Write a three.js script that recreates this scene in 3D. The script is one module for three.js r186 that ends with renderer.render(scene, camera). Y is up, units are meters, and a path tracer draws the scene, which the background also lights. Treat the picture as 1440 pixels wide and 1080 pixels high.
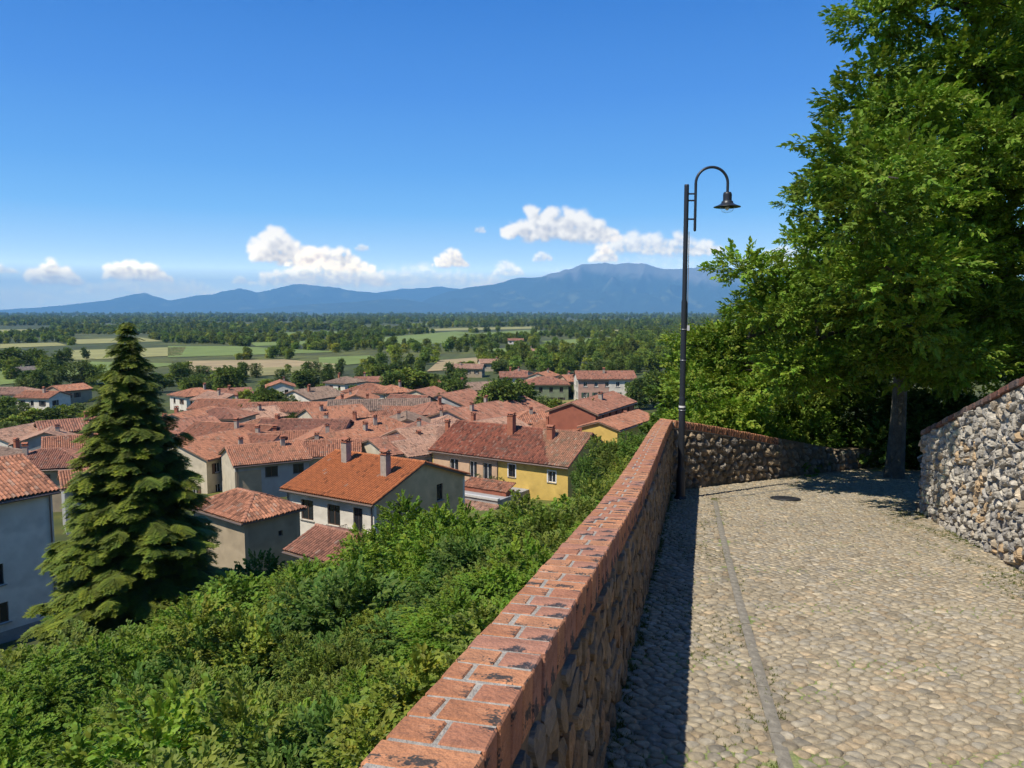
import * as THREE from 'three';
import { ImprovedNoise } from 'three/addons/math/ImprovedNoise.js';
import { ConvexGeometry } from 'three/addons/geometries/ConvexGeometry.js';
import { mergeGeometries } from 'three/addons/utils/BufferGeometryUtils.js';

// ---------------------------------------------------------------- camera, sky, sun, exposure
const scene = new THREE.Scene();
const FOCAL = 1088, PITCH = Math.atan(102 / FOCAL), EYE = 1.75;          // eye at the origin, path 1.75 m below it
const camera = new THREE.PerspectiveCamera(2 * Math.atan(540 / FOCAL) * 180 / Math.PI, 4 / 3, 0.1, 90000);
camera.position.set(0, 0, 0);
camera.rotation.x = -PITCH;
scene.add(camera);
const renderer = new THREE.WebGLRenderer({ antialias: true });
renderer.toneMapping = THREE.LinearToneMapping;
const EXPO = 1.34;
renderer.toneMappingExposure = EXPO;
renderer.shadowMap.enabled = true;
const HAZE = 6.5e-5;
const SUN = new THREE.Vector3(-0.408, 0.829, 0.382).normalize();
const sun = new THREE.DirectionalLight(new THREE.Color(1, 0.945, 0.85), 4.9);
sun.name = 'sun';
sun.position.copy(SUN).multiplyScalar(120);
sun.castShadow = true;
sun.shadow.mapSize.set(4096, 4096);
Object.assign(sun.shadow.camera, { left: -160, right: 160, top: 160, bottom: -160, near: 1, far: 420 });
scene.add(sun, sun.target);
scene.fog = new THREE.FogExp2(new THREE.Color().setRGB(0.27, 0.62, 1.0), HAZE);

// ---------------------------------------------------------------- small helpers
function mulberry(a) { return () => { a |= 0; a = a + 0x6D2B79F5 | 0; let t = Math.imul(a ^ a >>> 15, 1 | a); t = t + Math.imul(t ^ t >>> 7, 61 | t) ^ t; return ((t ^ t >>> 14) >>> 0) / 4294967296; }; }
const perlin = new ImprovedNoise();
const nz = (x, y, z = 0.37) => perlin.noise(x, y, z);
function fbm(x, y, z = 0.37, oct = 4) { let s = 0, a = 0.5; for (let i = 0; i < oct; i++) { s += a * nz(x, y, z + i * 7.3); x = x * 2.03 + 3.1; y = y * 2.03 - 1.7; a *= 0.5; } return s; }
function ridged(x, y, z = 0.5, oct = 5) { let s = 0, a = 0.5; for (let i = 0; i < oct; i++) { s += a * (1 - 2 * Math.abs(nz(x, y, z + i * 5.1))); x = x * 2.07 + 1.3; y = y * 2.07 + 4.7; a *= 0.5; } return s; }
const clamp = (x, a = 0, b = 1) => Math.min(b, Math.max(a, x));
const lerp = (a, b, t) => a + (b - a) * t;
const smooth = (a, b, x) => { const t = clamp((x - a) / (b - a)); return t * t * (3 - 2 * t); };
const V3 = (x, y, z) => new THREE.Vector3(x, y, z);
const CP = Math.cos(PITCH), SP = Math.sin(PITCH);
function ray(px, py) { const x = (px - 720) / FOCAL, y = (540 - py) / FOCAL, dy = y * CP - SP, dz = -(y * SP) - CP; return [x / -dz, dy / -dz]; }   // sideways and upward run for each metre ahead
function project(x, y, d) { const w = d * CP - y * SP; return [720 + FOCAL * x / w, 540 - FOCAL * (y * CP + d * SP) / w]; }
const used = {};
function uname(n) { const k = used[n] = (used[n] ?? -1) + 1; return k ? n + '_' + String(k).padStart(3, '0') : n; }
function tag(o, label, category, group, kind) { o.userData.label = label; o.userData.category = category; if (group) o.userData.group = group; if (kind) o.userData.kind = kind; return o; }
function thing(name, label, category, pos = [0, 0, 0], group) { const g = new THREE.Group(); g.name = uname(name); g.position.set(...pos); tag(g, label, category, group); scene.add(g); return g; }
function mesh(name, geo, mat, parent, kind) { const m = new THREE.Mesh(geo, mat); m.name = parent === scene ? uname(name) : name; m.castShadow = m.receiveShadow = true; if (kind) m.userData.kind = kind; parent.add(m); return m; }
function dup(root, label, group) { const r = root.clone(); r.name = uname(root.name.replace(/_\d\d\d$/, '')); r.userData = { ...root.userData }; if (label) r.userData.label = label; if (group) r.userData.group = group; scene.add(r); return r; }
function structure(o) { o.userData.kind = 'structure'; return o; }

class MB {                                                               // collects triangles; flat normals unless smooth
  constructor() { this.p = []; this.c = []; this.uv = []; this.n = null; }
  tri(a, b, c, col, ua, ub, uc) { this.p.push(a[0], a[1], a[2], b[0], b[1], b[2], c[0], c[1], c[2]); if (col) for (let i = 0; i < 3; i++) this.c.push(col[0], col[1], col[2]); if (ua) this.uv.push(...ua, ...ub, ...uc); }
  quad(a, b, c, d, col, ua, ub, uc, ud) { this.tri(a, b, c, col, ua, ub, uc); this.tri(a, c, d, col, ua, uc, ud); }
  box(x0, x1, y0, y1, z0, z1, col) {
    const q = (a, b, c, d) => { const u = (p, w) => w === 0 ? [p[2], p[1]] : w === 1 ? [p[0], p[2]] : [p[0], p[1]]; const w = a[0] === b[0] && b[0] === c[0] ? 0 : a[1] === b[1] && b[1] === c[1] ? 1 : 2; this.quad(a, b, c, d, col, u(a, w), u(b, w), u(c, w), u(d, w)); };
    q([x0, y0, z1], [x1, y0, z1], [x1, y1, z1], [x0, y1, z1]); q([x1, y0, z0], [x0, y0, z0], [x0, y1, z0], [x1, y1, z0]);
    q([x1, y0, z1], [x1, y0, z0], [x1, y1, z0], [x1, y1, z1]); q([x0, y0, z0], [x0, y0, z1], [x0, y1, z1], [x0, y1, z0]);
    q([x0, y1, z1], [x1, y1, z1], [x1, y1, z0], [x0, y1, z0]); q([x0, y0, z0], [x1, y0, z0], [x1, y0, z1], [x0, y0, z1]); return this;
  }
  geo(smoothIt) {
    let g = new THREE.BufferGeometry();
    g.setAttribute('position', new THREE.Float32BufferAttribute(this.p, 3));
    if (this.c.length) g.setAttribute('color', new THREE.Float32BufferAttribute(this.c, 3));
    if (this.uv.length === this.p.length / 3 * 2) g.setAttribute('uv', new THREE.Float32BufferAttribute(this.uv, 2));
    if (this.n) g.setAttribute('normal', new THREE.Float32BufferAttribute(this.n, 3)); else g.computeVertexNormals();
    return g;
  }
}
function gridGeo(nx, ny, f, colf, uvf) {                                  // smooth indexed grid; f(i/nx, j/ny) -> [x, y, z]
  const p = [], c = [], uv = [], idx = [];
  for (let j = 0; j <= ny; j++) for (let i = 0; i <= nx; i++) { const q = f(i / nx, j / ny); p.push(...q); if (colf) c.push(...colf(q, i / nx, j / ny)); uv.push(...(uvf ? uvf(q, i / nx, j / ny) : [q[0], q[2]])); }
  for (let j = 0; j < ny; j++) for (let i = 0; i < nx; i++) { const a = j * (nx + 1) + i; idx.push(a, a + 1, a + nx + 2, a, a + nx + 2, a + nx + 1); }
  const g = new THREE.BufferGeometry(); g.setAttribute('position', new THREE.Float32BufferAttribute(p, 3)); g.setAttribute('uv', new THREE.Float32BufferAttribute(uv, 2));
  if (colf) g.setAttribute('color', new THREE.Float32BufferAttribute(c, 3)); g.setIndex(idx); g.computeVertexNormals(); return g;
}
// periodic noise for textures
function tileNoise(seed) { const r = mulberry(seed), T = new Float32Array(65536); for (let i = 0; i < 65536; i++) T[i] = r(); return (x, y, per) => { const xi = Math.floor(x), yi = Math.floor(y), fx = x - xi, fy = y - yi, w = t => t * t * (3 - 2 * t), g = (a, b) => T[(((a % per + per) % per) * 131 + ((b % per + per) % per) * 7 + per * 17) & 65535]; const u = w(fx), v = w(fy); return lerp(lerp(g(xi, yi), g(xi + 1, yi), u), lerp(g(xi, yi + 1), g(xi + 1, yi + 1), u), v); }; }
function tex(n, fn, srgb = true) {                                        // n x n tileable texture, fn(u, v) -> [r, g, b] (0..1)
  const d = new Uint8Array(n * n * 4); for (let j = 0; j < n; j++) for (let i = 0; i < n; i++) { const c = fn(i / n, j / n), k = (j * n + i) * 4; d[k] = clamp(c[0]) * 255; d[k + 1] = clamp(c[1]) * 255; d[k + 2] = clamp(c[2]) * 255; d[k + 3] = 255; }
  const t = new THREE.DataTexture(d, n, n, THREE.RGBAFormat); t.wrapS = t.wrapT = THREE.RepeatWrapping; t.magFilter = THREE.LinearFilter; t.minFilter = THREE.LinearMipmapLinearFilter; t.generateMipmaps = true; if (srgb) t.colorSpace = THREE.SRGBColorSpace; t.needsUpdate = true; return t;
}
const tn = tileNoise(5);
const tf = (u, v, per, oct = 4) => { let s = 0, a = 0.5, p = per; for (let i = 0; i < oct; i++) { s += a * tn(u * p, v * p, p); p *= 2; a *= 0.5; } return s / (1 - Math.pow(0.5, oct)); };
const grainTex = tex(512, (u, v) => { const n = tf(u, v, 6, 6), s = tn(u * 128, v * 128, 128); const g = 0.66 + 0.34 * n + 0.1 * (s - 0.5); return [g, g * 0.99, g * 0.97]; });
const grainBump = tex(512, (u, v) => { const n = tf(u, v, 10, 6); return [n, n, n]; }, false);
const plasterTex = tex(512, (u, v) => { const n = tf(u, v, 4, 5), st = tf(u, v * 0.999, 3, 3); let g = 0.8 + 0.2 * n; const d = smooth(0.55, 0.75, st) * 0.06; g -= d; return [g, g * 0.985, g * 0.96]; });
const rep = (t, x, y) => { const c = t.clone(); c.repeat.set(x, y ?? x); c.needsUpdate = true; return c; };
const std = (o) => new THREE.MeshStandardMaterial({ roughness: 0.85, ...o });
const rgb = (r, g, b) => new THREE.Color().setRGB(r, g, b);

// ---------------------------------------------------------------- the sky: air and clouds
{
  const W = 4096, H = 2048, data = new Float32Array(W * H * 4);
  const stops = [[0, .54, .73, .94], [2, .46, .69, .93], [4, .33, .60, .92], [7, .195, .49, .90], [10, .14, .41, .86], [15, .094, .315, .79], [22, .054, .228, .665], [35, .04, .175, .55], [60, .03, .13, .45], [90, .027, .115, .40]];   // as seen from the hill
  const through = (c, T) => [(c[0] - (1 - T) * 0.14) / T, (c[1] - (1 - T) * 0.35) / T, (c[2] - (1 - T) * 0.66) / T];              // the light above the haze, which the haze then dims and tints
  const air = el => { let i = 0; while (i < stops.length - 2 && el > stops[i + 1][0]) i++; const a = stops[i], b = stops[i + 1], t = clamp((el - a[0]) / (b[0] - a[0])); return [lerp(a[1], b[1], t), lerp(a[2], b[2], t), lerp(a[3], b[3], t)]; };
  const clouds = [];
  const D2 = 180 / Math.PI;
  const pxc = (px, py) => { const [x, y] = ray(px, py); return [Math.atan(x) * D2, Math.atan2(y, Math.hypot(1, x)) * D2]; };
  function cloud(x0, x1, top, base, o = {}) { const [a0, e0] = pxc(x0, base), [a1] = pxc(x1, base), [, e1] = pxc((x0 + x1) / 2, lerp(top, base, 0.14)); clouds.push({ a: (a0 + a1) / 2, w: (a1 - a0) / 2, e: e0, h: e1 - e0, op: 1, tilt: 0, peak: 0, soft: 0.28, ...o, s: clouds.length * 3.7 }); }
  cloud(700, 890, 286, 338, { peak: -0.3, tilt: -0.15 });
  cloud(835, 1035, 318, 359, { op: 0.8, soft: 0.5, tilt: -0.2, peak: -0.2 });
  cloud(345, 470, 318, 372, { peak: -0.35, tilt: -0.2 });
  cloud(400, 540, 340, 378, { peak: -0.3, tilt: -0.25 });
  cloud(345, 560, 358, 400, { op: 0.9, soft: 0.5 });
  cloud(606, 660, 346, 375, {});
  cloud(510, 745, 370, 402, { op: 0.62, soft: 1.1, peak: -0.5 });
  cloud(140, 248, 360, 393, { peak: -0.3, tilt: -0.12 });
  cloud(34, 124, 365, 398, { peak: -0.3, tilt: -0.12 });
  cloud(90, 330, 382, 412, { op: 0.6, soft: 0.7 });
  cloud(-60, 30, 368, 382, { op: 0.7, soft: 0.5 });
  cloud(640, 760, 388, 412, { op: 0.5, soft: 0.7 });
  cloud(690, 740, 362, 388, { op: 0.6, soft: 0.6 });
  cloud(748, 778, 351, 367, { op: 0.7, soft: 0.5 });
  cloud(826, 870, 343, 368, { op: 0.85, soft: 0.4 });
  cloud(665, 684, 316, 327, { op: 0.6, soft: 0.6 });
  cloud(497, 520, 341, 352, { op: 0.7, soft: 0.5 });
  cloud(327, 349, 386, 398, { op: 0.7, soft: 0.5 });
  cloud(-300, 120, 392, 424, { op: 0.35, soft: 0.8 });
  cloud(340, 780, 376, 410, { op: 0.42, soft: 1.3, peak: -0.2 });
  cloud(-40, 340, 386, 420, { op: 0.4, soft: 1.3, peak: 0.2 });
  cloud(760, 1040, 352, 384, { op: 0.3, soft: 1.4, peak: 0.1 });
  cloud(1030, 1300, 330, 372, { op: 0.6, soft: 0.6 });
  const r = mulberry(77);
  for (let a = 40; a < 322; a += 5 + r() * 9) clouds.push({ a, w: 2 + r() * 5, e: 2 + r() * 3, h: 1 + r() * 2.2, op: 0.5 + r() * 0.5, tilt: -0.1, peak: -0.2, soft: 0.3 + r() * 0.4, s: a });
  for (const k of clouds) {                                                  // each cloud is a heap of puffs on a flat base
    k.puffs = []; const n = Math.ceil(k.w * 2 / k.h * 4) + 5;
    for (let i = 0; i < n; i++) { const x = (i + r()) / n * 2 - 1, xs = (x - k.peak) / (x > k.peak ? 1 - k.peak : 1 + k.peak), pr = Math.pow(Math.max(0, 1 - Math.abs(xs) ** 1.6), 0.75) * (0.75 + 0.35 * r()), top = k.h * pr, s = Math.max(0.12 * k.h, Math.min(top * 0.55, k.h * (0.22 + 0.25 * r()))); for (let y = s * 0.5; y < top - s * 0.2 || y === s * 0.5; y += s * 0.8) k.puffs.push([k.a + x * k.w * 0.94, k.e + y + k.tilt * x * k.h * 0.5, s * (0.8 + 0.4 * r())]); }
  }
  const heap = (k, a, e) => { let m = -1; for (const p of k.puffs) { const q = 1 - Math.hypot(a - p[0], (e - p[1]) * 1.15) / p[2]; if (q > m) m = q; } return m; };
  for (let j = 0; j < H; j++) {
    const el = ((j + 0.5) / H - 0.5) * 180, T = Math.exp(-HAZE * Math.min(36000, 1900 / Math.tan(Math.max(0.3, el) / D2))), base = air(Math.max(0, el)), band = el > 0 && el < 9;
    for (let i = 0; i < W; i++) {
      let c0 = base[0], c1 = base[1], c2 = base[2];
      if (band) {
        let az = ((i + 0.5) / W - 0.5) * 360 + 90; if (az > 180) az -= 360; if (az < -38) az += 360;
        for (const k of clouds) {
          const x = (az - k.a) / k.w; if (x < -1.3 || x > 1.3) continue;
          const y = (el - k.e) / k.h - k.tilt * x * 0.5; if (y < -0.5 || y > 1.5) continue;
          const q = 1.9 / Math.max(0.9, k.h), n = fbm(az * q + k.s, el * q * 1.3, k.s, 6), n2 = fbm(az * q * 3.1 - 9, el * q * 3.6, k.s + 4, 4);
          const hp = heap(k, az + n * k.h * 0.22, el + n2 * k.h * 0.18), dd = hp + 0.8 * n + 0.42 * n2;
          const al = smooth(-0.08, 0.16 + k.soft * 1.25, dd) * k.op * smooth(-0.16, 0.1, y + 0.25 * n);
          if (al <= 0.002) continue;
          const up = heap(k, az - 0.16 * k.h, el + 0.22 * k.h), lit = clamp(0.52 + 0.75 * (hp - up) + 0.42 * (y - 0.35) + 0.9 * n + 0.5 * n2), hz = 0.16 + 0.26 * smooth(4, 0.5, el);
          const w0 = lerp(lerp(.42, .86, lit), c0, hz), w1 = lerp(lerp(.50, .87, lit), c1, hz * 0.8), w2 = lerp(lerp(.66, .91, lit), c2, hz * 0.6);
          c0 = lerp(c0, w0, al); c1 = lerp(c1, w1, al); c2 = lerp(c2, w2, al);
        }
      }
      const k = (j * W + i) * 4, o = through([c0, c1, c2], T); data[k] = o[0] / EXPO; data[k + 1] = o[1] / EXPO; data[k + 2] = o[2] / EXPO; data[k + 3] = 1;
    }
  }
  const sky = new THREE.DataTexture(data, W, H, THREE.RGBAFormat, THREE.FloatType);
  sky.mapping = THREE.EquirectangularReflectionMapping; sky.magFilter = sky.minFilter = THREE.LinearFilter; sky.needsUpdate = true;
  scene.background = sky; scene.environment = sky; scene.backgroundIntensity = 1; scene.environmentIntensity = 1;
}

// ---------------------------------------------------------------- lie of the land
const AL = Math.atan(0.25), HX = Math.sin(AL), HZ = Math.cos(AL), SL = 0.098;   // the path's heading and fall
const tOf = (x, d) => x * HX + d * HZ, uOf = (x, d) => x * HZ - d * HX;
const fromTU = (t, u) => [t * HX + u * HZ, t * HZ - u * HX];                       // -> [x, d]
const pathYt = t => -EYE - SL * clamp(t, -12, 24);
const pathY = (x, d) => pathYt(tOf(x, d));
const CA = [2.74, 13.0], FD = [0.755, 0.655], FN = [0.655, -0.755];               // corner of the two walls, run of the far wall, its inner normal
const prof = [[0, -3.5], [4, -5.6], [8, -8.0], [20, -13.2], [24, -14.8], [34, -17.9], [44, -19.8], [51, -21], [61, -21.8], [80, -22.4], [200, -25], [500, -29], [1000, -33], [2000, -37], [4000, -40], [60000, -43]];
function outside(x, d) {
  const a = -(uOf(x, d) + 0.7), rx = x - CA[0], rd = d - CA[1], b = -(FN[0] * rx + FN[1] * rd) - 0.3, s = FD[0] * rx + FD[1] * rd;
  if (a <= 0 && b <= 0) return 0;
  if (a > 0 && tOf(x, d) <= 13.3) return a;
  if (b > 0 && s >= 0) return b;
  return Math.hypot(rx, rd);
}
function groundY(x, d) {
  const v = outside(x, d); if (v <= 0) return pathY(x, d) - 0.5;
  let i = 0; while (i < prof.length - 2 && v > prof[i + 1][0]) i++;
  const a = prof[i], b = prof[i + 1], y = lerp(a[1], b[1], clamp((v - a[0]) / (b[0] - a[0])));
  return y + (pathYt(clamp(tOf(x, d), 0, 13.3)) + 2.2) * Math.exp(-v / 8) + (v > 6 ? fbm(x * 0.03, d * 0.03) * smooth(6, 30, v) * 1.2 * smooth(400, 150, v) : 0);
}
const grassTex = tex(512, (u, v) => { const n = tf(u, v, 5, 6), m = tf(u, v, 3, 3); return [0.30 + 0.2 * n + 0.12 * m, 0.36 + 0.2 * n + 0.03 * m, 0.15 + 0.12 * n]; });
{
  const ang = []; for (let a = -46; a <= 46; a += 0.75) ang.push(a); for (let a = 52; a < 314; a += 6) ang.push(a); ang.push(314);
  const rr = [0.5]; while (rr[rr.length - 1] < 34000) rr.push(rr[rr.length - 1] * 1.055 + 0.02);
  const g = gridGeo(ang.length - 1, rr.length - 1, (i, j) => { const a = ang[Math.round(i * (ang.length - 1))] * Math.PI / 180, r = rr[Math.round(j * (rr.length - 1))], x = Math.sin(a) * r, d = Math.cos(a) * r; return [x, groundY(x, d), -d]; },
    (q) => { const x = q[0], d = -q[2], f = smooth(-0.12, 0.14, fbm(x * 0.004, d * 0.004, 2.2, 5)), g = 0.5 + fbm(x * 0.05, d * 0.05, 7.7, 4); return [lerp(0.26, 0.62, f) * g + 0.1, lerp(0.36, 0.64, f) * g + 0.1, lerp(0.26, 0.44, f) * g + 0.05]; },
    q => [q[0] / 9, q[2] / 9]);
  structure(mesh('ground', g, std({ map: grassTex, vertexColors: true, roughness: 1 }), scene));
}
// solve for the distance at which a sight line meets the ground plus h
function meet(px, py, h = 0) { const [x, y] = ray(px, py); let lo = 20, hi = 20000; for (let i = 0; i < 60; i++) { const m = Math.sqrt(lo * hi); if (y * m > groundY(x * m, m) + h) lo = m; else hi = m; } return [x * lo, lo]; }

// ---------------------------------------------------------------- mountains
const forestC = [0.028, 0.05, 0.034], rockC = [0.26, 0.235, 0.20], meadowC = [0.17, 0.18, 0.07];
function range(name, label, dist, crest, o = {}) {
  const pts = crest.map(([px, py]) => { const [x, y] = ray(px, py); return [x * dist, y * dist]; });
  const hAt = x => { let i = 0; while (i < pts.length - 2 && x > pts[i + 1][0]) i++; const a = pts[i], b = pts[i + 1], t = clamp((x - a[0]) / (b[0] - a[0])); return lerp(a[1], b[1], t) + 43; };
  const x0 = pts[0][0], x1 = pts[pts.length - 1][0], dep = o.depth ?? 9000, k = 1 / (o.scale ?? 2000), nx = o.nx ?? 420, ny = o.ny ?? 90;
  const f = (u, v) => {
    const x = lerp(x0, x1, u), w = (v - 0.6) / 0.6, h = hAt(x), cut = Math.max(0, 1 - Math.abs(v < 0.6 ? w : (v - 0.6) / 0.4) ** 1.15);   // v = 0.6 is the crest
    const d = dist + (v - 0.6) * dep, rg = ridged(x * k, d * k * 0.8, o.seed ?? 1.3, 6);
    const away = Math.min(1, Math.abs(v - 0.6) / 0.12), y = h * Math.pow(cut, o.pow ?? 1.55) * (1 + lerp((rg - 0.45) * 0.17, (rg - 0.8) * 1.05, away)) ;
    return [x * d / dist, -43 + Math.max(-6, y) - (v === 0 || v === 1 ? 30 : 0), -d];
  };
  const g = gridGeo(nx, ny, f, (q, u, v) => { const h = (q[1] + 43) / (o.rockAt ?? 1300), n = fbm(q[0] * 0.0006, q[2] * 0.0006, 4.4, 5), m = fbm(q[0] * 0.0022, q[2] * 0.0022, 1.2, 4); const rk = smooth(0.8, 1.15, h + 0.8 * n + 0.5 * m), md = smooth(0.18, 0.34, m + 0.3 * n) * (1 - rk); return [0, 1, 2].map(i => lerp(lerp(forestC[i], meadowC[i], md * 0.8), rockC[i], rk * (o.rock ?? 0.8))); });
  const m = mesh(name, g, std({ vertexColors: true, roughness: 1 }), scene); structure(m); m.userData.label = label; m.userData.category = 'mountain'; return m;
}
range('mountain_range', 'far blue mountain range with two rounded peaks behind the plain', 29500, [[-300, 441], [-80, 439], [0, 436], [60, 432], [110, 427], [150, 423], [178, 416], [205, 412], [238, 423], [270, 417], [300, 414], [336, 405], [362, 412], [400, 403], [425, 400], [445, 401], [482, 408], [520, 412], [560, 417], [600, 424], [660, 436], [760, 441]], { seed: 2.1, depth: 8000, rockAt: 1300, rock: 0.7 });
range('pale_mountain_ridge', 'palest blue ridge showing between two mountain ranges', 33000, [[470, 430], [520, 414], [548, 410], [580, 406], [612, 404], [640, 407], [680, 412], [760, 430]], { seed: 3.4, depth: 5000, rockAt: 2600, rock: 0.5, nx: 160, ny: 60 });
range('mountain_massif', 'long blue mountain massif with bare grey summits', 24500, [[540, 441], [580, 431], [605, 419], [630, 410], [655, 403], [690, 398], [725, 394], [755, 389], [775, 383], [795, 378], [822, 375], [838, 372], [852, 371], [866, 373], [884, 371], [905, 375], [930, 377], [960, 378], [985, 376], [1010, 374], [1040, 375], [1100, 379], [1200, 384], [1350, 396], [1560, 420], [1800, 441]], { seed: 1.3, depth: 8500, rockAt: 1150, rock: 0.9, nx: 560, ny: 110 });
range('foothill_ridge', 'low dark blue foothill in front of the far range', 21000, [[300, 441], [345, 437], [390, 432], [440, 428], [490, 425], [540, 421], [570, 422], [610, 428], [680, 436], [760, 441]], { seed: 5.2, depth: 5000, rockAt: 3000, rock: 0.1, nx: 200, ny: 50 });

// ---------------------------------------------------------------- fields of the plain
const fieldTex = tex(256, (u, v) => { const n = tf(u, v, 6, 5), st = 0.5 + 0.5 * Math.sin(v * Math.PI * 2 * 16 + 2 * n); const g = 0.74 + 0.22 * n + 0.05 * st; return [g, g, g * 0.96]; });
const inField = [];
function field(q, col, label) {                                           // q: four sight lines to its corners, far left, far right, near right, near left
  const c = q.map(([px, py]) => meet(px, py));
  inField.push(c);
  const g = gridGeo(10, 10, (u, v) => { const x = lerp(lerp(c[0][0], c[1][0], u), lerp(c[3][0], c[2][0], u), v), d = lerp(lerp(c[0][1], c[1][1], u), lerp(c[3][1], c[2][1], u), v); return [x, groundY(x, d) + 0.25, -d]; }, null, p => [p[0] / 60, p[2] / 60]);
  const m = mesh('field', g, std({ color: rgb(...col), map: fieldTex, roughness: 1 }), scene); structure(m); m.userData.label = label; m.userData.category = 'field'; return m;
}
const gGreen = [0.19, 0.25, 0.05], gPale = [0.34, 0.32, 0.11], gTan = [0.42, 0.31, 0.16], gDry = [0.28, 0.25, 0.09];
field([[92, 493], [262, 488], [255, 500], [85, 508]], gPale, 'pale yellow green meadow beyond the left village edge');
field([[0, 517], [130, 509], [262, 512], [0, 542]], gGreen, 'green field with scattered trees behind the white house');
field([[236, 487], [330, 487], [485, 495], [236, 503]], gGreen, 'green field between woodland strips');
field([[262, 508], [400, 506], [480, 513], [268, 524]], gTan, 'bare tan field with pale rubble heaps');
field([[300, 520], [470, 514], [480, 524], [320, 532]], gDry, 'dry green field before the village roofs');
field([[520, 476], [640, 466], [724, 474], [560, 488]], gGreen, 'broad green field enclosed by dark woods');
field([[448, 503], [520, 500], [540, 509], [450, 517]], gGreen, 'small green field beside a tree belt');
field([[618, 507], [672, 503], [676, 519], [600, 523]], gTan, 'tan field with a row of young trees');
field([[786, 549], [905, 546], [930, 566], [742, 566]], gDry, 'mown grass field before the red and white building');
field([[676, 491], [722, 490], [730, 497], [676, 499]], gGreen, 'narrow green field at the wood edge');
field([[540, 464], [760, 459], [765, 462], [545, 467]], gPale, 'thin pale field strip on the plain');
field([[-40, 464], [70, 463], [70, 466], [-40, 468]], gPale, 'thin pale field strip far across the plain');
field([[640, 471], [740, 464], [800, 467], [700, 474]], gGreen, 'long green field strip on the plain');
field([[300, 470], [470, 466], [500, 470], [330, 476]], gGreen, 'green field strip between distant woods');
field([[90, 478], [200, 475], [230, 480], [110, 484]], gPale, 'pale field strip between distant woods');
field([[760, 480], [860, 474], [880, 479], [790, 486]], gGreen, 'green clearing in the dark woods');
field([[130, 458], [330, 456], [350, 458.5], [140, 461]], gPale, 'faint pale strip far across the plain, before the left range');
field([[560, 455], [900, 452], [920, 454], [570, 457.5]], gGreen, 'faint green strip far across the plain, before the massif');
field([[350, 482], [520, 477], [540, 481], [360, 487]], gGreen, 'green strip between the woods behind the tan field');
field([[0, 484], [80, 482], [95, 486], [0, 490]], gPale, 'pale strip behind the village trees at the plain edge');
field([[800, 466], [930, 462], [950, 465], [820, 470]], gPale, 'pale clearing high in the dark woods');
field([[870, 537], [960, 530], [990, 545], [880, 547]], gGreen, 'green meadow behind the red and white building');
const inPoly = (x, d, c) => { let s = false; for (let i = 0, j = 3; i < 4; j = i++) if ((c[i][1] > d) !== (c[j][1] > d) && x < (c[j][0] - c[i][0]) * (d - c[i][1]) / (c[j][1] - c[i][1]) + c[i][0]) s = !s; return s; };
const openLand = (x, d) => inField.some(c => inPoly(x, d, c));

// ---------------------------------------------------------------- leaves and crowns
const leafMat = new THREE.MeshPhysicalMaterial({ vertexColors: true, roughness: 0.62, transmission: 0.54, thickness: 0, specularIntensity: 0.28, side: THREE.DoubleSide });
const farLeafMat = new THREE.MeshPhysicalMaterial({ vertexColors: true, roughness: 0.85, transmission: 0.3, thickness: 0, specularIntensity: 0.15, side: THREE.DoubleSide });
const barkMat = std({ color: rgb(0.13, 0.10, 0.075), map: rep(grainTex, 3, 1), bumpMap: rep(grainBump, 6, 1.5), bumpScale: 0.02, roughness: 0.95 });
function limb(p0, p1, r0, r1, o = {}) {                                    // tapered, slightly bent round limb
  const n = o.seg ?? 6, m = o.side ?? 7, b = o.bend ?? [0, 0, 0], rows = [];
  for (let i = 0; i <= n; i++) { const t = i / n, w = Math.sin(t * Math.PI); rows.push([lerp(p0[0], p1[0], t) + b[0] * w, lerp(p0[1], p1[1], t) + b[1] * w, lerp(p0[2], p1[2], t) + b[2] * w, lerp(r0, r1, Math.pow(t, 0.8)) * (1 + (o.flare ?? 0) * Math.exp(-t * 9))]); }
  const ax = V3(p1[0] - p0[0], p1[1] - p0[1], p1[2] - p0[2]).normalize(), e1 = Math.abs(ax.y) > 0.9 ? V3(1, 0, 0) : V3(0, 1, 0); e1.cross(ax).normalize(); const e2 = ax.clone().cross(e1);
  return gridGeo(m, n, (u, v) => { const q = rows[Math.round(v * n)], a = u * Math.PI * 2, c = Math.cos(a) * q[3], s = Math.sin(a) * q[3] * 1.0; return [q[0] + e1.x * c + e2.x * s, q[1] + e1.y * c + e2.y * s, q[2] + e1.z * c + e2.z * s]; }, null, (q, u, v) => [u, v * 2]);
}
function leaf(mb, o, dir, nrm, L, W, col, fold = 0.18) {                    // a folded pointed leaf of four faces
  const sx = dir[1] * nrm[2] - dir[2] * nrm[1], sy = dir[2] * nrm[0] - dir[0] * nrm[2], sz = dir[0] * nrm[1] - dir[1] * nrm[0];
  const P = (l, w, h) => [o[0] + dir[0] * L * l + sx * W * w + nrm[0] * L * h, o[1] + dir[1] * L * l + sy * W * w + nrm[1] * L * h, o[2] + dir[2] * L * l + sz * W * w + nrm[2] * L * h];
  const b = P(0, 0, 0), t = P(1, 0, -0.12), m = P(0.5, 0, -0.02);
  for (const s of [-1, 1]) { const a = P(0.3, 0.42 * s, fold * 0.5), c = P(0.68, 0.36 * s, fold * 0.35); mb.tri(b, a, m, col); mb.tri(a, c, m, col); mb.tri(c, t, m, col); }
}
function unit(x, y, z) { const l = Math.hypot(x, y, z) || 1; return [x / l, y / l, z / l]; }
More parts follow.
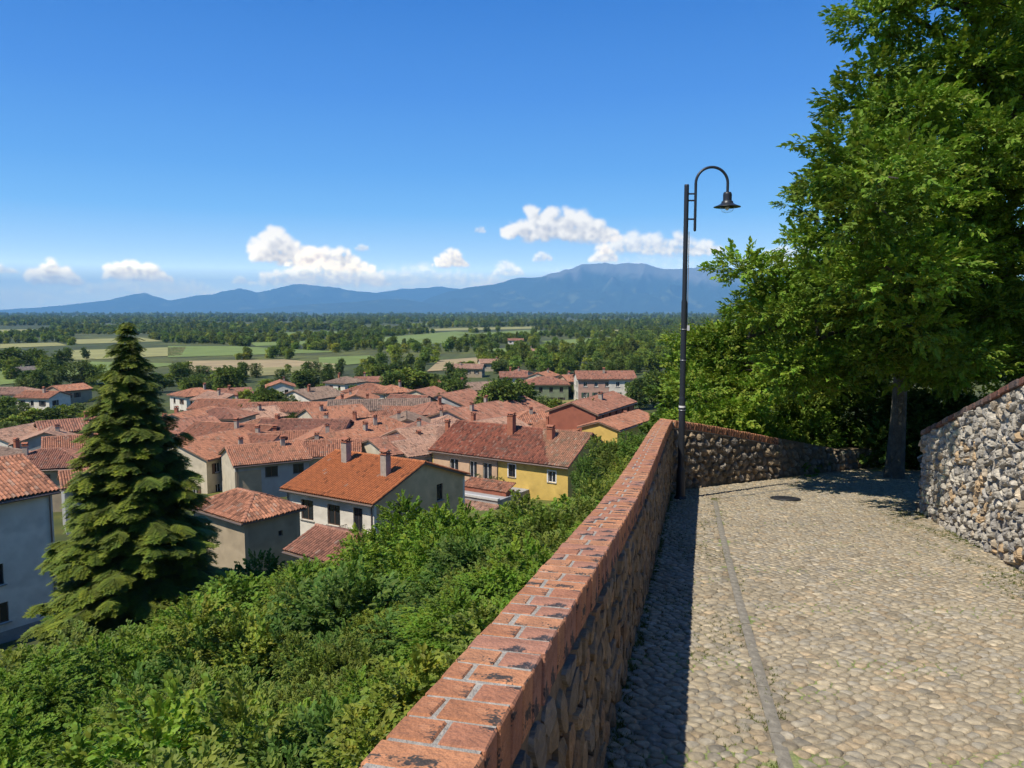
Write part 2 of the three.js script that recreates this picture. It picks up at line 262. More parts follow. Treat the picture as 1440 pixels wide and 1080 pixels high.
function sprig(r, n, L, W, len, tone) {                                     // a twig along +z with alternate leaves; faces mostly upward
  const mb = new MB();
  for (let i = 0; i < n; i++) {
    const t = (i + 0.5) / n, side = i % 2 ? 1 : -1, o = [side * 0.01, (r() - 0.5) * 0.05, t * len], an = i * 2.4 + r(), dir = unit(Math.cos(an) * (1 - 0.5 * t), Math.sin(an) * 0.55 * (1 - 0.4 * t) - 0.1, 0.25 + t * 0.8 + (r() - 0.5) * 0.5);
    let nr = unit((r() - 0.5) * 0.9, 1, (r() - 0.5) * 0.9); const dt = nr[0] * dir[0] + nr[1] * dir[1] + nr[2] * dir[2]; nr = unit(nr[0] - dt * dir[0], nr[1] - dt * dir[1], nr[2] - dt * dir[2]);
    const k = 0.8 + r() * 0.4, g = tone ? tone(r, t) : [1, 1, 1]; leaf(mb, o, dir, nr, L * k, W * k, g);
  }
  const tw = [0.4, 0.32, 0.2]; mb.tri([-0.004, 0, 0], [0.004, 0, 0], [0, 0, len], tw); mb.tri([0, -0.004, 0], [0, 0.004, 0], [0, 0, len], tw);
  return mb.geo();
}
function clumpSprigs(r, clumps, per, tiltUp = 0.35) {                        // places for sprigs over clumps [x, y, z, rx, ry, rz]
  const out = [], M = new THREE.Matrix4(), q = new THREE.Quaternion(), z = V3(0, 0, 1), X = new THREE.Vector3(), Y = new THREE.Vector3(), Z = new THREE.Vector3();
  clumps.forEach((c, ci) => {
    const n = Math.round(per * (c[6] ?? 1));
    for (let i = 0; i < n; i++) {
      let a = r() * 6.2832, cz = r() * 2 - 1; if (cz < 0 && r() < 0.45) cz = -cz; const s = Math.sqrt(1 - cz * cz), k = Math.pow(0.25 + 0.75 * r(), 0.5), wob = 1 + 0.28 * nz(Math.cos(a) * 2 + ci, cz * 2, Math.sin(a) * 2);
      const dx = Math.cos(a) * s, dz = Math.sin(a) * s;
      const p = [c[0] + dx * c[3] * k * wob, c[1] + cz * c[4] * k * wob, c[2] + dz * c[5] * k * wob];
      Z.set(dx + (r() - 0.5) * 0.8, cz * 0.5 + tiltUp * (r() - 0.35), dz + (r() - 0.5) * 0.8).normalize(); Y.set((r() - 0.5) * 0.7, 1, (r() - 0.5) * 0.7); X.crossVectors(Y, Z).normalize(); Y.crossVectors(Z, X);
      out.push({ p, X: X.toArray(), Y: Y.toArray(), Z: Z.toArray(), s: 0.75 + r() * 0.5, c: ci });
    }
  });
  return out;
}
function scatter(name, geo, mat, places, colf, parent) {                    // foliage as copies of one sprig
  const im = new THREE.InstancedMesh(geo, mat, places.length), M = new THREE.Matrix4(), c = new THREE.Color();
  places.forEach((o, i) => { const s = o.s; M.set(o.X[0] * s, o.Y[0] * s, o.Z[0] * s, o.p[0], o.X[1] * s, o.Y[1] * s, o.Z[1] * s, o.p[1], o.X[2] * s, o.Y[2] * s, o.Z[2] * s, o.p[2], 0, 0, 0, 1); im.setMatrixAt(i, M); const k = colf(o, i); c.setRGB(k[0], k[1], k[2]); im.setColorAt(i, c); });
  im.name = name; im.castShadow = im.receiveShadow = true; im.userData.kind = 'stuff'; parent.add(im); return im;
}
function bake(geo, places, colf) {                                          // the same, joined into one geometry, for crowns that are cloned
  const gp = geo.attributes.position.array, gn = geo.attributes.normal.array, gc = geo.attributes.color.array, n = gp.length / 3, P = new Float32Array(places.length * n * 3), N = new Float32Array(P.length), C = new Float32Array(P.length); let k = 0;
  places.forEach((o, i) => { const { X, Y, Z, p, s } = o, c = colf(o, i); for (let j = 0; j < n; j++, k += 3) { const a = gp[j * 3], b = gp[j * 3 + 1], d = gp[j * 3 + 2], e = gn[j * 3], f = gn[j * 3 + 1], h = gn[j * 3 + 2]; for (let q = 0; q < 3; q++) { P[k + q] = p[q] + s * (X[q] * a + Y[q] * b + Z[q] * d); N[k + q] = X[q] * e + Y[q] * f + Z[q] * h; C[k + q] = c[q] * gc[j * 3 + q]; } } });
  const g = new THREE.BufferGeometry(); g.setAttribute('position', new THREE.BufferAttribute(P, 3)); g.setAttribute('normal', new THREE.BufferAttribute(N, 3)); g.setAttribute('color', new THREE.BufferAttribute(C, 3)); return g;
}
const leafTone = (r, t) => { const k = 0.8 + 0.4 * r(), y = r() < 0.12 ? 1.25 : 1; return [k * y, k, k * (0.8 + 0.3 * r())]; };

// trees of the village and the plain: a few grown ones, copied
const R0 = mulberry(11);
function midCrown(seed, H, Rr, col, o = {}) {
  const r = mulberry(seed), cl = [];
  const n = o.n ?? 20; for (let i = 0; i < n; i++) { const a = r() * 6.283, h = r(), rad = Rr * (o.cone ? (1 - h) * 0.85 : Math.sqrt(Math.max(0.05, 1 - (h * 1.6 - 0.75) ** 2)) * 0.72) * Math.sqrt(0.25 + r() * 0.75), s = Rr * (0.3 + 0.22 * r()) * (o.cone ? 0.8 * (1.1 - h) + 0.2 : 1); cl.push([Math.cos(a) * rad, H * (o.low ?? 0.22) + h * H * (0.92 - (o.low ?? 0.22)), Math.sin(a) * rad, s, s * 0.75, s]); }
  const g = sprig(r, 6, Rr * 0.15, Rr * 0.11, Rr * 0.22, leafTone), pl = clumpSprigs(r, cl, o.per ?? 26, 0.6);
  const tint = cl.map(() => 0.8 + 0.4 * r());
  return bake(g, pl, (q) => { const k = tint[q.c] * (0.85 + 0.3 * r()); return [col[0] * k * (0.9 + 0.25 * r()), col[1] * k, col[2] * k]; });
}
const gA = [0.13, 0.185, 0.036], gB = [0.10, 0.155, 0.036], gC = [0.16, 0.22, 0.036], gD = [0.08, 0.125, 0.034], gE = [0.135, 0.175, 0.05];
const crownKinds = [midCrown(21, 7, 3.2, gA), midCrown(22, 8.5, 3.4, gB), midCrown(23, 5.5, 3.0, gC, { low: 0.1 }), midCrown(24, 9, 2.2, gD, { cone: true, low: 0.1, n: 26 }), midCrown(25, 6.5, 3.4, gE, { low: 0.12 })];
const trunkGeo = limb([0, -0.6, 0], [0.1, 4.2, 0], 0.26, 0.1, { side: 6 });
const treeKinds = [['round_tree', 'round dark green tree'], ['tall_tree', 'tall dark green tree'], ['bushy_tree', 'low light green bushy tree'], ['cypress_tree', 'narrow dark pointed tree'], ['spreading_tree', 'grey green spreading tree']].map(([n, l], i) => ({ n, l, i, root: null }));
function midTree(kind, x, d, s, sy = s, label, group = 'trees standing in and around the village') {
  const zone = openLand(x, d) ? 'standing in an open field' : d > 330 ? 'on the plain beyond the village' : d > 200 ? 'at the outer edge of the village' : 'between the village roofs';
  label ??= treeKinds[kind].l + ' ' + zone;
  const k = treeKinds[kind]; let t;
  if (!k.root) { t = k.root = thing(k.n, k.l, 'tree', [0, 0, 0], group); mesh('trunk', trunkGeo, barkMat, t); mesh('crown', crownKinds[kind], farLeafMat, t, 'stuff'); }
  else t = dup(k.root, label ?? k.l, group);
  if (label) t.userData.label = label;
  t.position.set(x, groundY(x, d) - 0.1, -d); t.rotation.y = R0() * 6.28; t.scale.set(s, sy, s); return t;
}
// woodland beyond the village, too many to count
{
  const r = mulberry(31), lists = [[], [], [], []];
  const wood = (x, d) => fbm(x * 0.0042, d * 0.0042, 8.8, 4) + (d > 900 ? 0.02 : 0) + 0.22 * smooth(0.02, 0.3, x / d) * smooth(300, 420, d);
  const put = (x, d, s) => { if (openLand(x, d) || openLand(x * 1.03, d * 1.03) || openLand(x * 1.07, d * 1.07)) return; const k = r() < 0.03 ? 3 : r() < 0.45 ? 1 : r() < 0.7 ? 0 : 2; const a = r() * 6.28, c = Math.cos(a), q = Math.sin(a); lists[k].push({ p: [x, groundY(x, d) - 0.5, -d], X: [c, 0, q], Y: [0, 0.8 + r() * 0.5, 0], Z: [-q, 0, c], s: s * (0.75 + 0.5 * r()) }); };
  let tries = 0, got = 0;
  while (got < 6800 && tries++ < 200000) { const d = Math.sqrt(lerp(300 ** 2, 1500 ** 2, r())), x = (r() * 1.44 - 0.72) * d; if (wood(x, d) < 0.015 + 0.06 * smooth(800, 350, d)) continue; put(x, d, 0.95); got++; }
  tries = got = 0;
  while (got < 8500 && tries++ < 300000) { const d = 1400 * Math.pow(9000 / 1400, r()), x = (r() * 1.44 - 0.72) * d; if (fbm(x * 0.002, d * 0.0012, 3.1, 4) < -0.03) continue; put(x, d, 1.0 + d / 3500); got++; }
  for (let i = 0; i < 26; i++) {                                            // hedgerows
    const d0 = 380 + r() * 1500, x0 = (r() * 1.3 - 0.65) * d0, a = (r() - 0.5) * 0.7, n = 18 + r() * 30; for (let k = 0; k < n; k++) put(x0 + Math.cos(a) * k * 6 + r() * 3, d0 + Math.sin(a) * k * 6 + r() * 3, 0.6 + r() * 0.4);
  }
  const names = ['broadleaf', 'tall', 'light', 'dark'];
  const all = new THREE.Group(); all.name = 'woodland'; tag(all, 'dark green woods and hedges covering the plain', 'woodland', null, 'stuff'); scene.add(all);
  lists.forEach((l, i) => scatter('foliage', crownKinds[i], farLeafMat, l, () => { const k = 1.2 + 1.1 * r() * r(), w = 0.95 + 0.3 * r(); return [k * w, k, k * 0.85]; }, all));
}

// ---------------------------------------------------------------- stones packed side by side
function packed(r, w, h, sx, sy, jit) {                                   // cells over [0,w] x [0,h]: polygons round jittered seeds in staggered rows
  const nx = Math.ceil(w / sx) + 3, ny = Math.ceil(h / sy) + 3, P = [];
  for (let j = 0; j < ny; j++) { P.push([]); for (let i = 0; i < nx; i++) P[j].push([(i - 1 + (j % 2) * 0.5 + (r() - 0.5) * jit) * sx, (j - 1 + (r() - 0.5) * jit) * sy]); }
  const out = [];
  for (let j = 1; j < ny - 1; j++) for (let i = 1; i < nx - 1; i++) {
    const c = P[j][i]; let poly = [[c[0] - sx, c[1] - sy * 1.4], [c[0] + sx, c[1] - sy * 1.4], [c[0] + sx, c[1] + sy * 1.4], [c[0] - sx, c[1] + sy * 1.4]];
    for (let b = -2; b <= 2; b++) for (let a = -2; a <= 2; a++) {
      if (!a && !b) continue; const q = P[j + b]?.[i + a]; if (!q) continue;
      const mx = (c[0] + q[0]) / 2, my = (c[1] + q[1]) / 2, dx = q[0] - c[0], dy = q[1] - c[1], o = [];
      for (let k = 0; k < poly.length; k++) { const A = poly[k], B = poly[(k + 1) % poly.length], fa = (A[0] - mx) * dx + (A[1] - my) * dy, fb = (B[0] - mx) * dx + (B[1] - my) * dy; if (fa <= 0) o.push(A); if (fa * fb < 0) { const t = fa / (fa - fb); o.push([A[0] + (B[0] - A[0]) * t, A[1] + (B[1] - A[1]) * t]); } }
      poly = o; if (poly.length < 3) break;
    }
    if (poly.length < 3) continue;
    let cx = 0, cy = 0, ar = 0; for (let k = 0; k < poly.length; k++) { const A = poly[k], B = poly[(k + 1) % poly.length], z = A[0] * B[1] - B[0] * A[1]; ar += z; cx += (A[0] + B[0]) * z; cy += (A[1] + B[1]) * z; }
    cx /= 3 * ar; cy /= 3 * ar; out.push({ c: [cx, cy], poly: poly.map(p => [p[0] - cx, p[1] - cy]), area: Math.abs(ar) / 2 });
  }
  return out;
}
const chaikin = (p, f = 0.25) => p.flatMap((a, i) => { const b = p[(i + 1) % p.length]; return [[lerp(a[0], b[0], f), lerp(a[1], b[1], f)], [lerp(a[0], b[0], 1 - f), lerp(a[1], b[1], 1 - f)]]; });
// one stone: rings from its foot up to its crown; put(x, y, height) places a point
function stone(mb, poly, rings, r, jit, put, col, uvk = 1) {
  const n = poly.length, rows = rings.map(([s, h], k) => poly.map(p => { const j = k ? 1 + (r() - 0.5) * jit : 1; return put(p[0] * s * j, p[1] * s * j, h * (k ? 1 + (r() - 0.5) * jit * 2 : 1)); }));
  const top = put(0, 0, rings[rings.length - 1][1] * 1.06), uv = (s, p) => [p[0] * s * uvk + col[0] * 31, p[1] * s * uvk + col[1] * 57];
  for (let k = 0; k < rows.length - 1; k++) for (let i = 0; i < n; i++) { const j = (i + 1) % n; mb.quad(rows[k][i], rows[k][j], rows[k + 1][j], rows[k + 1][i], col, uv(rings[k][0], poly[i]), uv(rings[k][0], poly[j]), uv(rings[k + 1][0], poly[j]), uv(rings[k + 1][0], poly[i])); }
  const L = rows.length - 1; for (let i = 0; i < n; i++) { const j = (i + 1) % n; mb.tri(rows[L][i], rows[L][j], top, col, uv(rings[L][0], poly[i]), uv(rings[L][0], poly[j]), [col[0] * 31, col[1] * 57]); }
}
// make geometry's normals smooth across shared points (rounded cobbles)
function soften(g) { const p = g.attributes.position.array, n = g.attributes.normal.array, m = new Map(), key = i => Math.round(p[i] * 2e4) + ',' + Math.round(p[i + 1] * 2e4) + ',' + Math.round(p[i + 2] * 2e4); for (let i = 0; i < p.length; i += 3) { const k = key(i), a = m.get(k) ?? [0, 0, 0]; a[0] += n[i]; a[1] += n[i + 1]; a[2] += n[i + 2]; m.set(k, a); } for (let i = 0; i < p.length; i += 3) { const a = unit(...m.get(key(i))); n[i] = a[0]; n[i + 1] = a[1]; n[i + 2] = a[2]; } return g; }
const seen = (x, y, d, m = 40) => { if (d < 0.4) return false; const [a, b] = project(x, y, d); return a > -m && a < 1440 + m && b > -m && b < 1080 + m; };
const stoneMat = std({ vertexColors: true, map: rep(grainTex, 6), bumpMap: rep(grainBump, 8), bumpScale: 0.004, roughness: 0.8 });
const roughStoneMat = std({ vertexColors: true, map: rep(grainTex, 5), bumpMap: rep(grainBump, 7), bumpScale: 0.012, roughness: 0.9 });
const MAXP = 300;
// the stones that show largest become parts, the rest one mass
function lay(parent, items, name, mass, mat, soft) {                      // items: {size, make(mb, origin)}, at: [x, y, z]
  items.sort((a, b) => b.size - a.size);
  const rest = new MB();
  items.forEach((o, i) => { if (i < MAXP && o.size > 0) { const mb = new MB(); o.make(mb, o.at); const g = mb.geo(); if (soft) soften(g); mesh(name, g, mat, parent).position.set(...o.at); } else o.make(rest, [0, 0, 0]); });
  if (rest.p.length) { const g = rest.geo(); if (soft) soften(g); mesh(mass, g, mat, parent, 'stuff'); }
}

// ---------------------------------------------------------------- the cobbled path
const wallIn = t => -0.42 - 0.085 * smooth(3.5, 13.5, t);                  // inner face of the parapet
const wallH = t => 0.985 + 0.235 * smooth(4.5, 13.5, t);                   // its height over the path
const gutU = t => 0.405 - 0.034 * (t - 3.6) + 0.0012 * (t - 3.6) ** 2;     // the drain strip
const RW = 3.12, RWEND = 12.28;
const pathTex = tex(512, (u, v) => { const n = tf(u, v, 8, 6), m = tf(u, v, 3, 4), s = tn(u * 160, v * 160, 160), k = smooth(0.55, 0.7, m); const g = 0.38 + 0.26 * n + 0.12 * (s - 0.5); return [g * lerp(1.05, 0.9, k), g * lerp(0.95, 0.98, k), g * lerp(0.78, 0.55, k)]; });
{
  const g = gridGeo(40, 60, (u, v) => { const t = lerp(-6, 24, v), w = lerp(-0.62, 9, u), [x, d] = fromTU(t, w); return [x, pathYt(t), -d]; }, null, p => [p[0] / 1.3, p[2] / 1.3]);
  const path = structure(mesh('path', g, std({ map: pathTex, bumpMap: rep(grainBump, 3), bumpScale: 0.012, roughness: 0.95 }), scene));
  path.userData.label = 'cobbled path sloping down between two stone walls'; path.userData.category = 'path';
  const r = mulberry(101), items = [], W = 8.2, H = 20.5;
  for (const c of packed(r, W, H, 0.096, 0.058, 0.62)) {
    const u = c.c[0] - 0.45, t = c.c[1] - 2.2, [x, d] = fromTU(t, u), y = pathYt(t);
    if (u < wallIn(t) + 0.02 || FN[0] * (x - CA[0]) + FN[1] * (d - CA[1]) < 0.05 || (t < RWEND + 0.1 && u > RW - 0.02)) continue;
    if (t < 12.35 && t > -5 && Math.abs(u - gutU(t)) < 0.048) continue;
    const fl = (FN[0] * (x - CA[0]) + FN[1] * (d - CA[1]));                 // the second strip runs along the far wall
    if (t >= 12.0 && u > gutU(12.2) - 0.05 && Math.abs(fl - 1.02) < 0.05) continue;
    if (Math.hypot(x - 4.42, d - 12.28) < 0.25) continue;
    const vis = seen(x, y, d, 120); if (!vis && (t > 3 || r() < 0.2) && t < -1) continue;
    const dist2 = x * x + d * d + y * y, near = dist2 < 60, patch = fbm(x * 0.5, d * 0.5, 3.3), edge = u < gutU(t) ? 1 : 0;
    let b = 0.35 + 0.10 * r() + 0.08 * patch + (r() < 0.08 ? 0.12 : 0) - (r() < 0.12 ? 0.1 : 0); const w = r();
    const col = w < 0.62 ? [b * 1.16, b * 0.98, b * 0.68] : w < 0.88 ? [b * 1.06, b * 0.94, b * 0.72] : [b * 1.2, b * 0.94, b * 0.6];
    const shr = 1 - 0.005 / Math.sqrt(c.area) - r() * 0.05; let poly = c.poly.map(p => [p[0] * shr, p[1] * shr]); poly = chaikin(poly); if (dist2 < 16) poly = poly;
    const hgt = 0.008 + r() * 0.007, tx = (r() - 0.5) * 0.14, ty = (r() - 0.5) * 0.14;
    const rings = near ? [[1, -0.012], [0.93, hgt * 0.55], [0.62, hgt * 0.97]] : [[1, -0.008], [0.8, hgt * 0.85]];
    items.push({ at: [x, y, -d], size: vis ? c.area / dist2 ** 1.5 : 0, make: (mb, o) => stone(mb, poly, rings, r, near ? 0.1 : 0, (a, q, h) => { const uu = u + a, tt = t + q, [X, D] = fromTU(tt, uu); return [X - o[0], pathYt(tt) + h + (h > 0 ? a * tx + q * ty : 0) - o[1], -D - o[2]]; }, col) });
  }
  lay(path, items, 'cobblestone', 'cobblestones', stoneMat, true);
  // drain strips of dressed stone, one slab after the other
  const slab = std({ color: rgb(0.33, 0.30, 0.24), map: rep(grainTex, 4), bumpMap: rep(grainBump, 6), bumpScale: 0.004 });
  for (let t = -1; t < 12.25; t += 0.62) { const mb = new MB(), e = 0.008, P = (tt, s, h) => { const [x, d] = fromTU(tt, gutU(tt) + s * 0.034); return [x, pathYt(tt) + h, -d]; }; const a = t, b = Math.min(12.25, t + 0.62 - e), hh = 0.009 + r() * 0.003; mb.quad(P(a, -1, hh), P(b, -1, hh), P(b, 1, hh), P(a, 1, hh), null, [0, a], [0, b], [0.1, b], [0.1, a]); mb.quad(P(a, -1, -0.02), P(a, -1, hh), P(a, 1, hh), P(a, 1, -0.02), null, [0, 0], [0, 0.03], [0.1, 0.03], [0.1, 0]); mb.quad(P(a, -1, -0.02), P(b, -1, -0.02), P(b, -1, hh), P(a, -1, hh), null, [0, a], [0, b], [0.03, b], [0.03, a]); mb.quad(P(b, 1, -0.02), P(a, 1, -0.02), P(a, 1, hh), P(b, 1, hh), null, [0, b], [0, a], [0.03, a], [0.03, b]); mesh('drain_slab', mb.geo(), slab, path); }
  for (let s = 0.1; s < 6; s += 0.7) { const mb = new MB(), P = (ss, w, h) => { const x = CA[0] + FD[0] * ss + FN[0] * (1.02 + w * 0.035), d = CA[1] + FD[1] * ss + FN[1] * (1.02 + w * 0.035); return [x, pathY(x, d) + h, -d]; }; mb.quad(P(s, 1, 0.006), P(s + 0.69, 1, 0.006), P(s + 0.69, -1, 0.006), P(s, -1, 0.006), null, [0, s], [0, s + 0.7], [0.1, s + 0.7], [0.1, s]); mesh('drain_slab', mb.geo(), slab, path); }
}
// moss and grass in the joints
{
  const r = mulberry(7), mb = new MB(), pl = [];
  for (let i = 0; i < 7; i++) { const a = r() * 6.28, l = 0.010 + r() * 0.018, x = (r() - 0.5) * 0.03, z = (r() - 0.5) * 0.03, k = [0.8 + r() * 0.4, 0.9 + r() * 0.2, 0.8]; mb.tri([x - 0.003, 0, z], [x + 0.003, 0, z], [x + Math.cos(a) * 0.014, l, z + Math.sin(a) * 0.014], k); mb.tri([x, 0, z - 0.003], [x, 0, z + 0.003], [x + Math.cos(a) * 0.014, l, z + Math.sin(a) * 0.014], k); }
  const put = (t, u, s) => { const [x, d] = fromTU(t, u), a = r() * 6.28, c = Math.cos(a), q = Math.sin(a); pl.push({ p: [x, pathYt(t) - 0.002, -d], X: [c, 0, q], Y: [0, 1, 0], Z: [-q, 0, c], s }); };
  for (let i = 0; i < 5200; i++) { const t = 2 + r() * 11, u = lerp(wallIn(t) + 0.05, gutU(t) + 0.12, r()); if (fbm(t * 1.1, u * 3.0, 5.5) + 0.10 < 0.1 + r() * 0.12) continue; put(t, u, 0.5 + r() * 0.6); }
  for (let i = 0; i < 5200; i++) { const t = 3 + r() * 9.3, u = RW - Math.abs(r() + r() - 1) * 0.7; if (fbm(t * 0.9, u * 2.0, 1.5) < -0.05 + r() * 0.2) continue; put(t, u, 0.5 + r() * 0.8 + (RW - u < 0.06 ? 0.7 : 0)); }
  for (let i = 0; i < 900; i++) { const t = 1 + r() * 12, u = wallIn(t) + 0.01 + r() * 0.05; put(t, u, 0.6 + r() * 0.7); }
  const im = scatter('joint_moss', mb.geo(), leafMat, pl, () => { const k = 0.7 + 0.6 * r(); return [0.17 * k, 0.19 * k, 0.04 * k]; }, scene); tag(im, 'moss and short grass growing in the cobble joints', 'moss', null, 'stuff');
}
// manhole cover
{
  const x = 4.42, d = 12.28, y = pathY(x, d), g = thing('manhole_cover', 'small round dark iron cover set in the cobbles', 'manhole cover', [x, y + 0.012, -d]);
  g.rotation.set(-Math.atan(SL), -AL, 0, 'YXZ');
  const iron = std({ color: rgb(0.03, 0.03, 0.032), metalness: 0.3, roughness: 0.6 });
  mesh('lid', new THREE.CylinderGeometry(0.2, 0.205, 0.03, 32), iron, g);
  mesh('rim', new THREE.TorusGeometry(0.222, 0.014, 8, 36).rotateX(Math.PI / 2), iron, g);
  for (let i = 0; i < 8; i++) { const a = i * Math.PI / 4; mesh('rib', new THREE.BoxGeometry(0.14, 0.008, 0.014).translate(0.1, 0.018, 0).rotateY(a), iron, g); }
}

// ---------------------------------------------------------------- stone walls with brick copings
const mortarMat = std({ color: rgb(0.52, 0.48, 0.41), map: rep(grainTex, 5), bumpMap: rep(grainBump, 9), bumpScale: 0.006, roughness: 0.95 });
const oldMortarMat = std({ color: rgb(0.27, 0.20, 0.125), map: rep(grainTex, 4), bumpMap: rep(grainBump, 5), bumpScale: 0.02, roughness: 0.97 });
const brickTex = tex(512, (u, v) => { const n = tf(u, v, 7, 6), m = tf(u + 0.3, v, 6, 6), f = tn(u * 90, v * 90, 90), h = tn(u * 200 + 7, v * 200, 200), w = tf(u + 0.6, v + 0.2, 9, 5); let g = 0.7 + 0.3 * n + 0.16 * (h - 0.5); const dk = smooth(0.59, 0.72, m + 0.26 * (f - 0.5)), wh = smooth(0.66, 0.74, w + 0.15 * (h - 0.5)); const q = [g * (1 - 0.62 * dk), g * (1 - 0.5 * dk) * 0.98, g * (1 - 0.36 * dk) * 0.96]; return [lerp(q[0], 0.95, wh * 0.45), lerp(q[1], 0.97, wh * 0.5), lerp(q[2], 0.98, wh * 0.55)]; });
const brickMats = [[0.55, 0.235, 0.11], [0.59, 0.265, 0.125], [0.50, 0.215, 0.115], [0.61, 0.285, 0.14], [0.47, 0.22, 0.135]].map((c, i) => { const t = rep(brickTex, 2.2); t.offset.set(i * 0.23, i * 0.37); return std({ color: rgb(...c), map: t, bumpMap: rep(grainBump, 8), bumpScale: 0.006, roughness: 0.93 }); });
const darkBrickMats = [[0.21, 0.12, 0.09], [0.27, 0.12, 0.08], [0.18, 0.125, 0.105], [0.30, 0.21, 0.16]].map(c => std({ color: rgb(...c), map: rep(brickTex, 2), bumpMap: rep(grainBump, 6), bumpScale: 0.004, roughness: 0.9 }));
function wornBox(r, w, h, l, b, jit) {                                      // chamfered block, slightly uneven; w along x, h along y, l along z
  const pts = []; for (const sx of [-1, 1]) for (const sy of [-1, 1]) for (const sz of [-1, 1]) { const j = () => (r() - 0.5) * jit, B = b * (0.6 + r() * 0.9), o = [j(), j(), j()]; pts.push(V3(sx * w / 2 + o[0], sy * (h / 2 - B) + o[1], sz * (l / 2 - B) + o[2]), V3(sx * (w / 2 - B) + o[0], sy * h / 2 + o[1], sz * (l / 2 - B) + o[2]), V3(sx * (w / 2 - B) + o[0], sy * (h / 2 - B) + o[1], sz * l / 2 + o[2])); }
  const g = new ConvexGeometry(pts), p = g.attributes.position, n = g.attributes.normal, uv = []; for (let i = 0; i < p.count; i++) { const ax = Math.abs(n.getX(i)), ay = Math.abs(n.getY(i)); uv.push(ax > 0.7 ? p.getZ(i) : p.getX(i), ay > 0.7 ? p.getZ(i) : p.getY(i)); } g.setAttribute('uv', new THREE.Float32BufferAttribute(uv, 2)); return g;
}
const basis = (o, X, Y, Z) => o.matrix.clone().makeBasis(X, Y, Z);
function setBasis(o, pos, X, Y, Z) { const M = new THREE.Matrix4().makeBasis(X, Y, Z); o.quaternion.setFromRotationMatrix(M); o.position.set(...pos); }
// a wall along base(s) for s in [s0, s1]: base(s) -> [x, d] of the face's foot, face normal nrm(s) -> [nx, nd], top(s) height, foot(s) level
function rubble(parent, r, s0, s1, base, nrm, top, foot, sx, sy, colf, depth, mat, opts = {}) {
  const items = [], hm = opts.hmax ?? 3;
  for (const c of packed(r, s1 - s0, hm, sx, sy, opts.jit ?? 0.8)) {
    const s = s0 + c.c[0], y = c.c[1] - 0.05; if (s > s1 || y > top(s) - (opts.cut ?? 0.02) || y < 0) continue;
    const [bx, bd] = base(s), n = nrm(s), fy = foot(s), dist2 = bx * bx + bd * bd + (fy + y) ** 2;
    const vis = seen(bx, fy + y, bd, 30) && (n[0] * -bx + n[1] * -bd > 0); if (!vis && opts.only) continue;
    const col = colf(r, s, y), gap = 1 - (opts.gap ?? 0.012) / Math.sqrt(c.area) - r() * 0.05, poly = (opts.round ? chaikin(c.poly, 0.2) : c.poly).map(p => [p[0] * gap, p[1] * gap]), dp = depth * (0.45 + r() * 0.9);
    const tl = opts.tilt ?? 0.4, tx = (r() - 0.5) * tl, ty = (r() - 0.5) * tl, px = (r() - 0.5) * 0.03, py = (r() - 0.5) * 0.03;
    items.push({ at: [bx, fy + y, -bd], size: vis ? c.area / dist2 : 0, make: (mb, o) => stone(mb, poly, [[1, -0.03], [0.9, dp * 0.55], [0.55, dp]], r, opts.rough ?? 0.28, (a, q, h) => { const k = h > 0 ? 1 : 0, ss = s + a + k * px, [X, D] = base(ss), hh = h + k * (a * tx + q * ty), yy = Math.min(y + q + k * py, top(ss) - 0.012); return [X + n[0] * hh - o[0], foot(ss) + yy - o[1], -(D + n[1] * hh) - o[2]]; }, col) });
  }
  lay(parent, items, 'stone', 'stones', mat, opts.soft);
}
// solid core: strip of boxes from face to back
function core(parent, name, mat, s0, s1, n, P, top, bottom, back) {          // P(s, w) -> [x, d]; w from 0 (face) to back
  const mb = new MB(); const S = k => lerp(s0, s1, k / n);
  for (let k = 0; k < n; k++) { const a = S(k), b = S(k + 1), q = (s, w, y) => { const [x, d] = P(s, w); return [x, y, -d]; };
    mb.quad(q(a, 0, bottom(a)), q(b, 0, bottom(b)), q(b, 0, top(b)), q(a, 0, top(a)), null, [a, 0], [b, 0], [b, 1.2], [a, 1.2]);
    mb.quad(q(b, back, bottom(b)), q(a, back, bottom(a)), q(a, back, top(a)), q(b, back, top(b)), null, [b, 0], [a, 0], [a, 1.2], [b, 1.2]);
    mb.quad(q(a, 0, top(a)), q(b, 0, top(b)), q(b, back, top(b)), q(a, back, top(a)), null, [a, 0], [b, 0], [b, 0.3], [a, 0.3]); }
  for (const [s, f] of [[s0, 1], [s1, -1]]) { const q = (w, y) => { const [x, d] = P(s, w); return [x, y, -d]; }; mb.quad(q(0, bottom(s)), q(0, top(s)), q(back, top(s)), q(back, bottom(s)), null, [0, 0], [0, 1], [0.3, 1], [0.3, 0]); }
  return mesh(name, mb.geo(), mat, parent);
}
